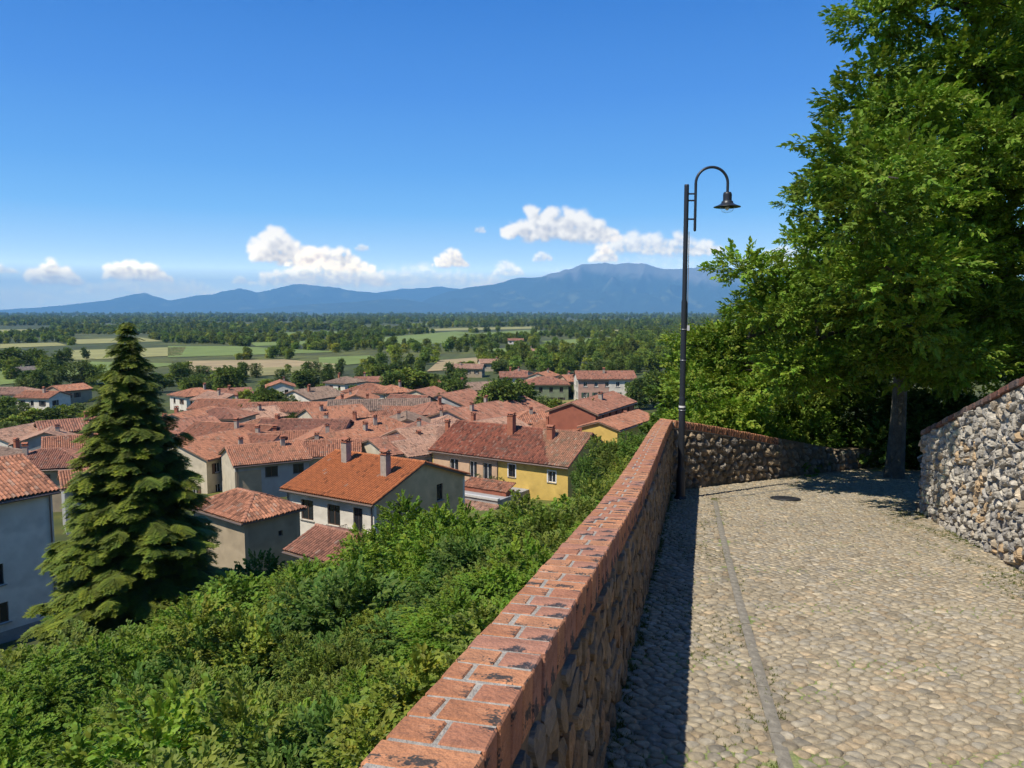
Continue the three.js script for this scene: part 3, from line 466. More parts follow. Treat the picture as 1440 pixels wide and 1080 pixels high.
// parapet along the drop
{
  const r = mulberry(202), CW = 0.235, CH = 0.15, w = thing('parapet_wall', 'low stone parapet with orange brick coping along the drop', 'wall');
  const topY = t => pathYt(t) + wallH(t), T0 = -1.6, T1 = 13.3;
  core(w, 'mortar_core', oldMortarMat, T0, T1, 30, (t, k) => fromTU(t, wallIn(t) - 0.012 - k), t => topY(t) - CH + 0.01, t => pathYt(t) - 2.6, CW - 0.02);
  core(w, 'coping_mortar', mortarMat, T0, T1, 60, (t, k) => fromTU(t, wallIn(t) - 0.014 - k), t => topY(t) - 0.0032, t => topY(t) - CH - 0.006, CW - 0.028);
  rubble(w, r, 0.6, T1, s => fromTU(s, wallIn(s)), () => [HZ, -HX], s => wallH(s) - CH, s => pathYt(s), 0.17, 0.12, (r) => { const b = 0.17 + 0.13 * r(), k = r(); return k < 0.6 ? [b * 1.5, b * 1.08, b * 0.62] : k < 0.85 ? [b * 1.25, b * 1.05, b * 0.78] : [b * 1.55, b * 0.98, b * 0.52]; }, 0.013, roughStoneMat, { hmax: 1.3, jit: 0.75, gap: 0.016, round: true, rough: 0.2, tilt: 0.2 });
  rubble(w, r, 0, T1, s => fromTU(s, wallIn(s) - CW), () => [-HZ, HX], s => wallH(s) - CH + 1.5, s => pathYt(s) - 1.5, 0.19, 0.14, (r) => { const b = 0.2 + 0.15 * r(); return [b * 1.25, b, b * 0.7]; }, 0.02, roughStoneMat, { hmax: 2.8, jit: 0.75, gap: 0.018 });
  const sizes = { full: [], half: [], third: [], two: [] }, mk = (len) => Array.from({ length: 5 }, () => wornBox(r, len - 0.011, CH, 0.106, 0.0045, 0.003));
  sizes.full = mk(CW + 0.008); sizes.half = mk(CW / 2); sizes.third = mk(CW * 0.3); sizes.two = mk(CW * 0.7);
  let k = 0; for (let t = T0; t < T1 - 0.1; t += 0.12, k++) {
    const kind = k % 2 ? (r() < 0.62 ? [['third', 0.15], ['two', 0.65]] : [['full', 0.5]]) : [['half', 0.25], ['half', 0.75]];
    const sl = (topY(t + 0.1) - topY(t - 0.1)) / 0.2, Z = V3(HX, sl, -HZ).normalize(), X = V3(HZ, 0, HX), Y = new THREE.Vector3().crossVectors(Z, X).normalize(); if (Y.y < 0) Y.negate();
    const Xr = new THREE.Vector3().crossVectors(Y, Z);
    for (const [n, f] of kind) { const m = mesh('coping_brick', sizes[n][Math.floor(r() * 5)], brickMats[Math.floor(r() * 5)], w), u = wallIn(t) - CW + f * CW, [x, d] = fromTU(t, u); setBasis(m, [x, topY(t) - CH / 2 + (r() - 0.5) * 0.002, -d], Xr, Y, Z); m.rotateY((r() - 0.5) * 0.012); }
  }
}
// wall across the end of the path, falling away under the trees
{
  const r = mulberry(203), w = thing('end_wall', 'rough dark stone wall with brick coping behind the street lamp', 'wall'), CH = 0.13;
  const L = 3.35, hA = s => lerp(1.2, 0.80, clamp(s / L) ** 1.15), P = (s, k) => [CA[0] + FD[0] * s - FN[0] * k, CA[1] + FD[1] * s - FN[1] * k], foot = s => pathY(...P(s, 0)), top = s => foot(s) + hA(s);
  core(w, 'mortar_core', oldMortarMat, 0.02, L, 12, (s, k) => P(s, k + 0.01), s => top(s) - CH + 0.01, s => foot(s) - 2.6, 0.3);
  rubble(w, r, 0.05, L, s => P(s, 0), () => FN, s => hA(s) - CH, foot, 0.2, 0.14, (r) => { const b = 0.20 + 0.2 * r(), k = r(); return k < 0.7 ? [b * 1.25, b * 0.96, b * 0.62] : [b * 1.1, b * 0.97, b * 0.8]; }, 0.055, roughStoneMat, { hmax: 1.35, jit: 0.7, round: true, gap: 0.03 });
  const gs = Array.from({ length: 6 }, () => wornBox(r, 0.34, CH, 0.066, 0.007, 0.008)); let k = 0;
  const mats = brickMats;
  for (let s = 0.04; s < L; s += 0.078, k++) { const sl = (top(s + 0.1) - top(s - 0.1)) / 0.2, Z = V3(FD[0], sl, -FD[1]).normalize(), X0 = V3(FN[0], 0, -FN[1]), Y = new THREE.Vector3().crossVectors(Z, X0).normalize(); if (Y.y < 0) Y.negate(); const X = new THREE.Vector3().crossVectors(Y, Z), m = mesh('coping_brick', gs[k % 6], mats[Math.floor(r() * mats.length)], w), [x, d] = P(s, 0.14); setBasis(m, [x, top(s) - CH / 2 + 0.012 + (r() - 0.5) * 0.008, -d], X, Y, Z); }
  core(w, 'coping_mortar', mortarMat, 0.0, L, 20, (s, k) => P(s, k - 0.01), s => top(s) - 0.02, s => top(s) - CH - 0.004, 0.29);
}
{
  const r = mulberry(204), w = thing('low_wall', 'low dark stone wall continuing under the big tree', 'wall'), s0 = 3.38, L = 9.5, hA = s => lerp(0.82, 0.45, clamp((s - s0) / 3)), P = (s, k) => [CA[0] + FD[0] * s - FN[0] * (k + 0.05), CA[1] + FD[1] * s - FN[1] * (k + 0.05)], foot = s => pathY(...P(s, 0));
  core(w, 'mortar_core', oldMortarMat, s0, L, 12, (s, k) => P(s, k), s => foot(s) + hA(s), s => foot(s) - 2.6, 0.34);
  rubble(w, r, s0, L, s => P(s, 0), () => FN, s => hA(s), foot, 0.2, 0.14, (r) => { const b = 0.20 + 0.2 * r(), k = r(); return k < 0.7 ? [b * 1.25, b * 0.96, b * 0.62] : [b * 1.1, b * 0.97, b * 0.8]; }, 0.05, roughStoneMat, { hmax: 1, jit: 0.7, gap: 0.025 });
}
// tall wall of pale rubble on the uphill side
const rwH = t => clamp(1.945 - 0.205 * (t - 8.79), 1.1, 2.7);
{
  const r = mulberry(205), w = thing('rubble_wall', 'tall pale rubble stone wall with dark brick coping', 'wall'), CH = 0.075, P = (t, k) => fromTU(t, RW + k), foot = t => pathYt(t), top = t => foot(t) + rwH(t);
  core(w, 'mortar_core', std({ color: rgb(0.44, 0.38, 0.29), map: rep(grainTex, 4), bumpMap: rep(grainBump, 5), bumpScale: 0.02, roughness: 0.97 }), -2, RWEND, 16, (t, k) => P(t, k - 0.004), t => top(t) - CH + 0.01, t => foot(t) - 0.4, 0.42);
  const colf = (r, s, y) => { const b = 0.42 + 0.26 * r(), k = r(), rust = fbm(s * 1.3, y * 1.6, 9.1) > 0.16 ? 0.35 : 0.06; return k < rust ? [b * 1.2, b * 0.86, b * 0.5] : k < 0.78 ? [b * 1.05, b * 0.96, b * 0.80] : k < 0.92 ? [b * 0.85, b * 0.8, b * 0.72] : [b * 1.12, b * 0.93, b * 0.68]; };
  rubble(w, r, 4, RWEND, t => P(t, 0), () => [-HZ, HX], t => rwH(t) - CH, foot, 0.13, 0.1, colf, 0.05, roughStoneMat, { hmax: 3, jit: 0.95, gap: 0.007, rough: 0.24, round: true, tilt: 0.26 });
  const E = (k) => [fromTU(RWEND, RW + 0.02 + k)[0], fromTU(RWEND, RW + 0.02 + k)[1]];
  rubble(w, r, 0, 0.4, k => E(k), () => [HX, HZ], () => rwH(RWEND) - CH, () => pathYt(RWEND), 0.15, 0.12, colf, 0.05, roughStoneMat, { hmax: 1.4, jit: 0.9 });
  const gs = Array.from({ length: 6 }, () => wornBox(r, 0.5, CH, 0.235, 0.01, 0.008)); let k = 0;
  for (let t = 4.2; t < RWEND; t += 0.25, k++) { const sl = (top(t + 0.1) - top(t - 0.1)) / 0.2, Z = V3(HX, sl, -HZ).normalize(), X0 = V3(HZ, 0, HX), Y = new THREE.Vector3().crossVectors(Z, X0).normalize(); if (Y.y < 0) Y.negate(); const X = new THREE.Vector3().crossVectors(Y, Z), m = mesh('coping_brick', gs[k % 6], darkBrickMats[Math.floor(r() * 4)], w), [x, d] = P(t, 0.21); setBasis(m, [x, top(t) - CH / 2 + (r() - 0.5) * 0.01, -d], X, Y, Z); }
  // ground held up behind it
  const g = gridGeo(20, 30, (u, v) => { const t = lerp(-8, RWEND - 0.05, v), k = lerp(0.4, 14, u), [x, d] = fromTU(t, RW + k); return [x, top(t) - 0.22 + 0.1 * fbm(x, d) + k * 0.05 - (k > 0.4 ? 0 : 0.1), -d]; }, null, p => [p[0] / 4, p[2] / 4]);
  structure(mesh('bank', g, std({ map: grassTex, roughness: 1 }), scene));
  const e = gridGeo(14, 4, (u, v) => { const k = lerp(0.42, 14, u), [x, d] = fromTU(RWEND - 0.05 + v * 1.6, RW + k); return [x, lerp(top(RWEND) - 0.22 + k * 0.05, pathYt(RWEND + 1.6), v) , -d]; }, null, p => [p[0] / 4, p[2] / 4]);
  structure(mesh('bank', e, std({ map: grassTex, roughness: 1 }), scene));
}

// ---------------------------------------------------------------- street lamp
{
  const [x, d] = [2.66, 12.01], y = pathY(x, d), g = thing('street_lamp', 'slim dark post lamp with swan neck arm and bell shade', 'street lamp', [x, y, -d]);
  const paint = std({ color: rgb(0.028, 0.032, 0.038), metalness: 0.35, roughness: 0.42 });
  const lathe = (p, n = 24) => new THREE.LatheGeometry(p.map(([a, b]) => new THREE.Vector2(a, b)), n);
  mesh('post', lathe([[0, -0.15], [0.05, -0.15], [0.05, 1.6], [0.046, 1.62], [0.044, 1.64], [0.044, 3.1], [0.036, 3.14], [0.036, 4.86], [0.032, 4.88], [0, 4.885]]), paint, g);
  mesh('base', lathe([[0, -0.2], [0.1, -0.2], [0.1, 0.02], [0.088, 0.05], [0.07, 0.06], [0.066, 0.45], [0.056, 0.5], [0.049, 0.52]]), paint, g);
  const bands = std({ color: rgb(0.3, 0.3, 0.3), metalness: 0.8, roughness: 0.4 });
  for (const h of [1.42, 2.2, 2.68]) mesh('band', new THREE.TorusGeometry(h > 1.6 ? 0.046 : 0.053, 0.007, 8, 24).rotateX(Math.PI / 2).translate(0, h, 0), bands, g);
  const a = 0.138, R = 0.243, cyl = [];
  class Arm extends THREE.Curve { getPoint(t, o = new THREE.Vector3()) { const l1 = 0.70, l2 = Math.PI * R, l3 = 0.13, s = t * (l1 + l2 + l3), top = 4.895; if (s < l1) return o.set(a, top - l1 + s, 0); if (s < l1 + l2) { const k = (s - l1) / R; return o.set(a + R - Math.cos(k) * R, top + Math.sin(k) * R, 0); } return o.set(a + 2 * R, top - (s - l1 - l2), 0); } }
  mesh('swan_neck', new THREE.TubeGeometry(new Arm(), 90, 0.021, 10), paint, g);
  mesh('neck_end', new THREE.SphereGeometry(0.022, 10, 8).translate(a, 4.195, 0), paint, g);
  for (const h of [4.36, 4.64, 4.74]) mesh('bracket', new THREE.CylinderGeometry(0.013, 0.013, 0.14, 8).rotateZ(Math.PI / 2).translate(0.07, h, 0), paint, g);
  const hx = a + 2 * R, hy = 4.77;
  const shade = mesh('lamp_shade', lathe([[0.022, 0], [0.05, -0.005], [0.062, -0.02], [0.066, -0.045], [0.066, -0.13], [0.072, -0.135], [0.085, -0.145], [0.09, -0.165], [0.1, -0.18], [0.15, -0.205], [0.2, -0.222], [0.203, -0.23], [0.198, -0.231], [0.14, -0.212], [0.09, -0.19], [0.06, -0.16]], 36), paint, g); shade.position.set(hx, hy, 0);
  const glass = new THREE.MeshPhysicalMaterial({ color: 0xffffff, transmission: 1, thickness: 0, roughness: 0.06 });
  const bowl = mesh('glass_bowl', lathe([[0.104, -0.208], [0.104, -0.232], [0.098, -0.262], [0.08, -0.29], [0.05, -0.31], [0.001, -0.318]], 28), glass, g); bowl.position.set(hx, hy, 0);
  const bulb = mesh('bulb', lathe([[0.0, -0.17], [0.018, -0.17], [0.02, -0.2], [0.032, -0.225], [0.03, -0.255], [0.015, -0.275], [0.0, -0.278]], 16), std({ color: rgb(0.75, 0.75, 0.72), roughness: 0.3 }), g); bulb.position.set(hx, hy, 0);
  mesh('bowl_ring', new THREE.TorusGeometry(0.105, 0.006, 6, 30).rotateX(Math.PI / 2).translate(hx, hy - 0.232, 0), paint, g);
  mesh('junction_box', new THREE.BoxGeometry(0.035, 0.08, 0.05).translate(0.065, 2.7, 0.01), std({ color: rgb(0.5, 0.5, 0.5) }), g);
  mesh('cable', new THREE.CylinderGeometry(0.006, 0.006, 1.5, 6).translate(0.052, 3.42, 0.0), std({ color: rgb(0.25, 0.25, 0.25) }), g);
  mesh('notice_band', lathe([[0.0505, 1.46], [0.0525, 1.46], [0.0525, 1.49], [0.0505, 1.49]], 20), std({ color: rgb(0.65, 0.62, 0.55) }), g);
}

// ---------------------------------------------------------------- houses
const WALLS = { white: [0.82, 0.77, 0.67], cream: [0.66, 0.58, 0.44], tan: [0.46, 0.37, 0.25], grey: [0.42, 0.42, 0.41], yellow: [0.72, 0.50, 0.13], peach: [0.62, 0.42, 0.27], pink: [0.58, 0.36, 0.28], red: [0.36, 0.12, 0.07], green: [0.22, 0.27, 0.17], slate: [0.30, 0.32, 0.34], sand: [0.85, 0.59, 0.33] };
const wallMats = {}; for (const k in WALLS) wallMats[k] = std({ color: rgb(...WALLS[k]), map: rep(plasterTex, 0.28), bumpMap: rep(grainBump, 0.9), bumpScale: 0.008, roughness: 0.92 });
const plinthMat = std({ color: rgb(0.36, 0.34, 0.30), map: rep(plasterTex, 0.5), bumpMap: rep(grainBump, 1.2), bumpScale: 0.02, roughness: 0.95 });
const ROOFS = [[0.50, 0.215, 0.12], [0.42, 0.185, 0.115], [0.32, 0.215, 0.155], [0.52, 0.30, 0.205], [0.55, 0.175, 0.055], [0.19, 0.165, 0.15], [0.36, 0.125, 0.07]];   // orange red, dull red, brown, pale, fresh orange, dark grey, deep red
const tileMat = std({ vertexColors: true, map: rep(grainTex, 1.6), bumpMap: rep(grainBump, 2), bumpScale: 0.006, roughness: 0.87 });
const underMat = std({ color: rgb(0.20, 0.13, 0.085), roughness: 0.95 });
const paneMat = std({ color: rgb(0.018, 0.02, 0.024), roughness: 0.12, metalness: 0.0 });
const frameMats = { white: std({ color: rgb(0.7, 0.68, 0.63) }), brown: std({ color: rgb(0.10, 0.055, 0.03) }), ochre: std({ color: rgb(0.5, 0.27, 0.06) }), dark: std({ color: rgb(0.05, 0.04, 0.035) }), green: std({ color: rgb(0.06, 0.1, 0.06) }), pale: std({ color: rgb(0.45, 0.5, 0.55) }) };
const sillMat = std({ color: rgb(0.45, 0.42, 0.37), map: rep(grainTex, 2) });
const metalMat = std({ color: rgb(0.16, 0.12, 0.10), metalness: 0.5, roughness: 0.5 });
const zincMat = std({ color: rgb(0.42, 0.43, 0.44), metalness: 0.4, roughness: 0.5 });
const chimMats = [std({ color: rgb(0.42, 0.36, 0.30), map: rep(plasterTex, 1), roughness: 0.95 }), std({ color: rgb(0.42, 0.16, 0.09), map: rep(plasterTex, 1), roughness: 0.95 })];
const RH = mulberry(404);
// rows of half-round tiles over one slope
function tiles(mb, O, U, V, N, L, vmax, col, o = {}) {
  const p = o.p ?? 0.23, cl = o.c ?? 0.40, hgt = p * (o.coarse ? 0.36 : 0.5), r = o.r, old = o.old ?? 0.5, n = Math.max(1, Math.round(L / p)), pp = L / n, prof = o.coarse ? [[0, 0], [0.5, 1], [1, 0]] : [[0, -0.4], [0.15, 0.6], [0.5, 1], [0.85, 0.6], [1, -0.4]];
  const pt = (u, v, h) => { const s = (o.sag ?? 0) * nz(u * 0.35 + O[0], v * 0.5 + O[2], 2.2), q = h + s; return [O[0] + U[0] * u + V[0] * v + N[0] * q, O[1] + U[1] * u + V[1] * v + N[1] * q, O[2] + U[2] * u + V[2] * v + N[2] * q]; };
  for (let i = 0; i < n; i++) {
    const u0 = i * pp, vm = vmax(u0 + pp / 2); if (vm <= 0.05) continue;
    const ju = (r() - 0.5) * 0.02 * old;
    for (let v = 0; v < vm; v += cl) {
      const v1 = Math.min(v + cl + 0.04, vm + 0.02), pa = fbm((u0 + O[0]) * 0.22, (v + O[2]) * 0.3, 6.1, 3), pb = nz((u0 + O[2]) * 0.9, v * 0.9, O[0]);
      let k = 1 + (r() - 0.5) * 0.38 * (0.4 + old) + pa * 0.5 * old, g = 1, w = r(); let c = [col[0] * k, col[1] * k, col[2] * k];
      if (w < 0.07 * old) { const l = 0.34 + 0.16 * r(); c = [lerp(c[0], l, 0.5), lerp(c[1], l * 0.8, 0.5), lerp(c[2], l * 0.62, 0.5)]; } else if (w < 0.24 * old) c = c.map(x => x * 0.55);
      if (old > 0.3 && pb > 0.28) { const t = smooth(0.28, 0.55, pb) * 0.55 * old; c = [lerp(c[0], 0.17, t), lerp(c[1], 0.15, t), lerp(c[2], 0.11, t)]; }
      if (o.zone) c = o.zone(u0 / L, v / vm, c);
      const lo = 0.012 + 0.018 * r() * old, jv = (r() - 0.5) * 0.05 * old;
      const A = prof.map(([x, h]) => pt(u0 + ju + x * pp, v + jv, h * hgt + lo)), B = prof.map(([x, h]) => pt(u0 + ju + x * pp, v1, h * hgt)), uv = prof.map(([x]) => [u0 + x * pp, v]), ub = prof.map(([x]) => [u0 + x * pp, v1]);
      for (let q = 0; q < prof.length - 1; q++) mb.quad(A[q], A[q + 1], B[q + 1], B[q], c, uv[q], uv[q + 1], ub[q + 1], ub[q]);
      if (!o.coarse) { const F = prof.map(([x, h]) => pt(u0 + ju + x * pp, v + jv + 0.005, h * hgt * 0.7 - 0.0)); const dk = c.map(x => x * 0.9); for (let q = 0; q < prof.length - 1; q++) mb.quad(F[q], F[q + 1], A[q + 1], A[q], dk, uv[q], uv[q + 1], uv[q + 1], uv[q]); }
    }
  }
}
function capRow(mb, a, b, col, r, w = 0.16) {                               // ridge or hip tiles from a to b
  const A = V3(...a), B = V3(...b), D = B.clone().sub(A), L = D.length(); D.normalize(); const S = V3(0, 1, 0).cross(D).normalize(), Y = D.clone().cross(S); const n = Math.max(1, Math.round(L / 0.42));
  for (let i = 0; i < n; i++) { const k = 0.75 + r() * 0.5, c = col.map(x => x * k), p0 = i / n * L - 0.02, p1 = (i + 1) / n * L + 0.02, jx = (r() - 0.5) * 0.02; const ring = (p, s, l) => [-1, -0.7, 0, 0.7, 1].map(x => { const h = Math.sqrt(Math.max(0, 1 - x * x)) * w * 0.72 * s + l - 0.02, o = A.clone().addScaledVector(D, p).addScaledVector(S, x * w * s + jx).addScaledVector(Y, h); return [o.x, o.y, o.z]; }); const R1 = ring(p0, 1, 0.025), R2 = ring(p1, 0.88, 0); for (let q = 0; q < 4; q++) mb.quad(R1[q], R1[q + 1], R2[q + 1], R2[q], c, [0, p0], [0.1, p0], [0.1, p1], [0, p1]); mb.quad(R1[0], R1[1], R1[3], R1[4], c, [0, 0], [0, 0.1], [0.1, 0.1], [0.1, 0]); }
}
const winGeo = new Map();
function windowPart(parent, side, o, place) {                               // frame > pane, sill, shutters
  const { w, h } = o, door = o.kind === 'door', f = o.f ?? 0.07, key = [w, h, o.kind].join();
  if (!winGeo.has(key)) { const mb = new MB(); mb.box(-w / 2, -w / 2 + f, -h / 2, h / 2, -0.05, 0.02).box(w / 2 - f, w / 2, -h / 2, h / 2, -0.05, 0.02).box(-w / 2 + f, w / 2 - f, h / 2 - f, h / 2, -0.05, 0.02).box(-w / 2 + f, w / 2 - f, -h / 2, -h / 2 + f, -0.05, 0.02); if (w > 0.9) mb.box(-f / 2, f / 2, -h / 2 + f, h / 2 - f, -0.048, 0.015); winGeo.set(key, mb.geo()); }
  const m = mesh(door ? 'door' : 'window', winGeo.get(key), frameMats[o.frame ?? 'brown'], parent); place(m, side, o.x, o.y + h / 2, -0.14);
  mesh('pane', new THREE.BoxGeometry(w - 0.02, h - 0.02, 0.02).translate(0, 0, -0.03), o.pane ?? paneMat, m);
  if (o.sill !== false && !door) mesh('sill', new THREE.BoxGeometry(w + 0.24, 0.07, 0.3).translate(0, -h / 2 - 0.04, 0.08), sillMat, m);
  if (o.surround) { const mb = new MB(), s = 0.13; mb.box(-w / 2 - s, -w / 2, -h / 2, h / 2 + s, 0.1, 0.17).box(w / 2, w / 2 + s, -h / 2, h / 2 + s, 0.1, 0.17).box(-w / 2, w / 2, h / 2, h / 2 + s, 0.1, 0.17); mesh('surround', mb.geo(), frameMats.white, m); }
  if (o.shut) for (const s of [-1, 1]) { const mb = new MB(), x0 = s < 0 ? -w - 0.03 : w / 2 + 0.03, x1 = x0 + w / 2; mb.box(x0, x1, -h / 2, h / 2, 0.145, 0.185); for (let k = 0; k < 6; k++) mb.box(x0 + 0.06, x1 - 0.06, -h / 2 + 0.1 + k * (h - 0.2) / 6, -h / 2 + 0.04 + (k + 0.8) * (h - 0.2) / 6 + 0.04, 0.186, 0.198); mesh('shutter', mb.geo(), frameMats[o.shut], m); }
  return m;
}
function house(o) {
  const e = o.e ?? 0.5, gO = o.gO ?? 0.3, T = Math.tan(o.pitch ?? 0.36), pitch = o.pitch ?? 0.36, { L, W, H } = o, r = mulberry(1000 + Math.round((o.x + 500) * 13 + o.d * 7));
  const g = thing(o.name ?? 'village_house', o.label, 'house', [o.x, o.base, -o.d], o.group); g.rotation.y = o.yaw;
  const place = (m, s, x, y, z) => { if (s === 'f') { m.position.set(x, y, W / 2 + z); } else if (s === 'b') { m.position.set(-x, y, -W / 2 - z); m.rotation.y = Math.PI; } else if (s === 'r') { m.position.set(L / 2 + z, y, -x); m.rotation.y = Math.PI / 2; } else { m.position.set(-L / 2 - z, y, x); m.rotation.y = -Math.PI / 2; } };
  const wm = (s) => wallMats[o.walls?.[s] ?? o.wall ?? 'cream'], th = 0.3;
  for (const s of ['f', 'b', 'r', 'l']) {
    const long = s === 'f' || s === 'b', hw = long ? L / 2 : W / 2 - th, sh = new THREE.Shape(); sh.moveTo(-hw, 0); sh.lineTo(hw, 0);
    if (long || o.hip) { sh.lineTo(hw, H); sh.lineTo(-hw, H); } else { sh.lineTo(hw, H + th * T); sh.lineTo(0, H + W / 2 * T - 0.02); sh.lineTo(-hw, H + th * T); }
    sh.closePath();
    for (const w of o.win ?? []) if (w.side === s) { const q = new THREE.Path(); q.moveTo(w.x - w.w / 2, w.y); q.lineTo(w.x - w.w / 2, w.y + w.h); q.lineTo(w.x + w.w / 2, w.y + w.h); q.lineTo(w.x + w.w / 2, w.y); q.closePath(); sh.holes.push(q); }
    const m = mesh('wall', new THREE.ExtrudeGeometry(sh, { depth: th, bevelEnabled: false }).translate(0, 0, -th), wm(s), g); place(m, s, 0, 0, 0);
    if (o.parts?.[s]) for (const pt of o.parts[s]) {                          // a stretch of wall in another colour, open at its windows
      const ps = new THREE.Shape(), y1 = Math.min(pt.y1, H - 0.01); ps.moveTo(pt.x0, pt.y0); ps.lineTo(pt.x1, pt.y0); ps.lineTo(pt.x1, y1); ps.lineTo(pt.x0, y1); ps.closePath();
      for (const w of o.win ?? []) if (w.side === s && w.x > pt.x0 && w.x < pt.x1 && w.y + w.h < y1) { const q = new THREE.Path(), a = w.x - w.w / 2, b = w.x + w.w / 2, y0 = Math.max(w.y, pt.y0 + 0.01); q.moveTo(a, y0); q.lineTo(a, w.y + w.h); q.lineTo(b, w.y + w.h); q.lineTo(b, y0); q.closePath(); ps.holes.push(q); }
      place(mesh('wall_panel', new THREE.ExtrudeGeometry(ps, { depth: 0.012, bevelEnabled: false }), pt.mat, g), s, 0, 0, 0);
    }
  }
  for (const w of o.win ?? []) windowPart(g, w.side, w, place);
  // roof deck, tiles, ridge
  const ey = H - e * T, hw = W / 2 + e, ex = o.hip ? L / 2 + e : L / 2 + gO, ry = H + W / 2 * T, lv = hw / Math.cos(pitch), cs = Math.cos(pitch), sn = Math.sin(pitch), rx = o.hip ? Math.max(0, ex - hw) : ex, tk = 0.12, deck = new MB();
  const col = ROOFS[o.roof ?? 0], far = o.far, to = { r, old: o.old ?? 0.6, sag: o.sag ?? 0.05, p: far ? 0.34 : o.tp ?? 0.24, c: far ? 0.62 : 0.42, coarse: far, zone: o.zone };
  const slopeQ = (a, b, c, d) => { const dn = p => [p[0], p[1] - tk, p[2]]; deck.quad(a, b, c, d); deck.quad(dn(a), dn(d), dn(c), dn(b)); deck.quad(dn(a), dn(b), b, a); };
  const E = (x, z, y = ey) => [x, y, z];
  slopeQ(E(-ex, hw), E(ex, hw), E(rx, 0, ry), E(-rx, 0, ry)); slopeQ(E(ex, -hw), E(-ex, -hw), E(-rx, 0, ry), E(rx, 0, ry));
  if (o.hip) { slopeQ(E(ex, hw), E(ex, -hw), E(rx, 0, ry), E(rx, 0, ry)); slopeQ(E(-ex, -hw), E(-ex, hw), E(-rx, 0, ry), E(-rx, 0, ry)); }
  else for (const s of [-1, 1]) for (const z of [-1, 1]) deck.quad(E(s * ex, z * hw), E(s * ex, z * hw, ey - tk), E(s * rx, 0, ry - tk), E(s * rx, 0, ry));
  const roof = mesh('roof', deck.geo(), underMat, g);
  const mb = new MB(), lift = 0.075, cap = new MB();
  const slope = (O, U, V, N, len, vm) => tiles(mb, [O[0] + N[0] * lift, O[1] + N[1] * lift, O[2] + N[2] * lift], U, V, N, len, vm, col, to);
  const vmF = o.hip ? u => Math.min(lv, Math.min(u, 2 * ex - u) / cs) : () => lv;
  slope([-ex, ey, hw], [1, 0, 0], [0, sn, -cs], [0, cs, sn], 2 * ex, vmF);
  slope([ex, ey, -hw], [-1, 0, 0], [0, sn, cs], [0, cs, -sn], 2 * ex, vmF);
  if (o.hip) { const vs = u => Math.min(u, 2 * hw - u) / cs; slope([ex, ey, hw], [0, 0, -1], [-cs, sn, 0], [sn, cs, 0], 2 * hw, vs); slope([-ex, ey, -hw], [0, 0, 1], [cs, sn, 0], [-sn, cs, 0], 2 * hw, vs); for (const s of [-1, 1]) for (const z of [-1, 1]) capRow(cap, [s * ex, ey + 0.1, z * hw], [s * rx, ry + 0.1, 0], col, r); }
  if (rx > 0.2) capRow(cap, [-rx, ry + 0.09, 0], [rx, ry + 0.09, 0], col.map((x, i) => x * [1.05, 1.15, 1.2][i]), r);
  if (!o.hip) for (const s of [-1, 1]) for (const z of [-1, 1]) capRow(cap, [s * (ex - 0.08), ey + 0.1, z * hw], [s * (ex - 0.08), ry + 0.08, 0], col, r, 0.12);
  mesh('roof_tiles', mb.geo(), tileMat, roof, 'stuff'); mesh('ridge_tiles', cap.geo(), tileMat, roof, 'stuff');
  for (const c of o.chim ?? []) {
    const [cx, cz, ch = 1.5, cw = 0.5, cm = 0] = c, yb = ry - Math.abs(cz) * T, b = new MB(); b.box(cx - cw / 2, cx + cw / 2, yb - 0.5, yb + ch, cz - cw / 2, cz + cw / 2); mesh('chimney', b.geo(), chimMats[cm], roof);
    const k = new MB(), q = cw / 2 + 0.08; k.box(cx - q, cx + q, yb + ch, yb + ch + 0.07, cz - q, cz + q); for (const [sx, sz] of [[-1, -1], [1, -1], [-1, 1], [1, 1]]) k.box(cx + sx * cw * 0.36 - 0.05, cx + sx * cw * 0.36 + 0.05, yb + ch + 0.07, yb + ch + 0.28, cz + sz * cw * 0.36 - 0.05, cz + sz * cw * 0.36 + 0.05);
    const y2 = yb + ch + 0.28; for (const s of [-1, 1]) k.quad([cx - q, y2, cz + s * q], [cx + q, y2, cz + s * q], [cx + q, y2 + 0.16, cz], [cx - q, y2 + 0.16, cz]); k.quad([cx - q, y2 - 0.02, cz - q], [cx + q, y2 - 0.02, cz - q], [cx + q, y2 - 0.02, cz + q], [cx - q, y2 - 0.02, cz + q]); const kg = k.geo(); mesh('chimney_cap', kg, chimMats[1], roof);
  }
  if (o.gutter !== false && !far) {
    for (const z of o.hip ? [1] : [1, -1]) { const t = new THREE.CylinderGeometry(0.075, 0.075, 2 * ex, 8, 1, false).rotateZ(Math.PI / 2).translate(0, ey - 0.08, z * (hw + 0.05)); mesh('gutter', t, metalMat, g); }
    for (const s of o.pipes ?? [1]) mesh('downpipe', new THREE.CylinderGeometry(0.05, 0.05, H, 8).translate(s * (L / 2 - 0.2), H / 2 - 0.2, W / 2 + 0.09), metalMat, g);
  }
  return g;
}
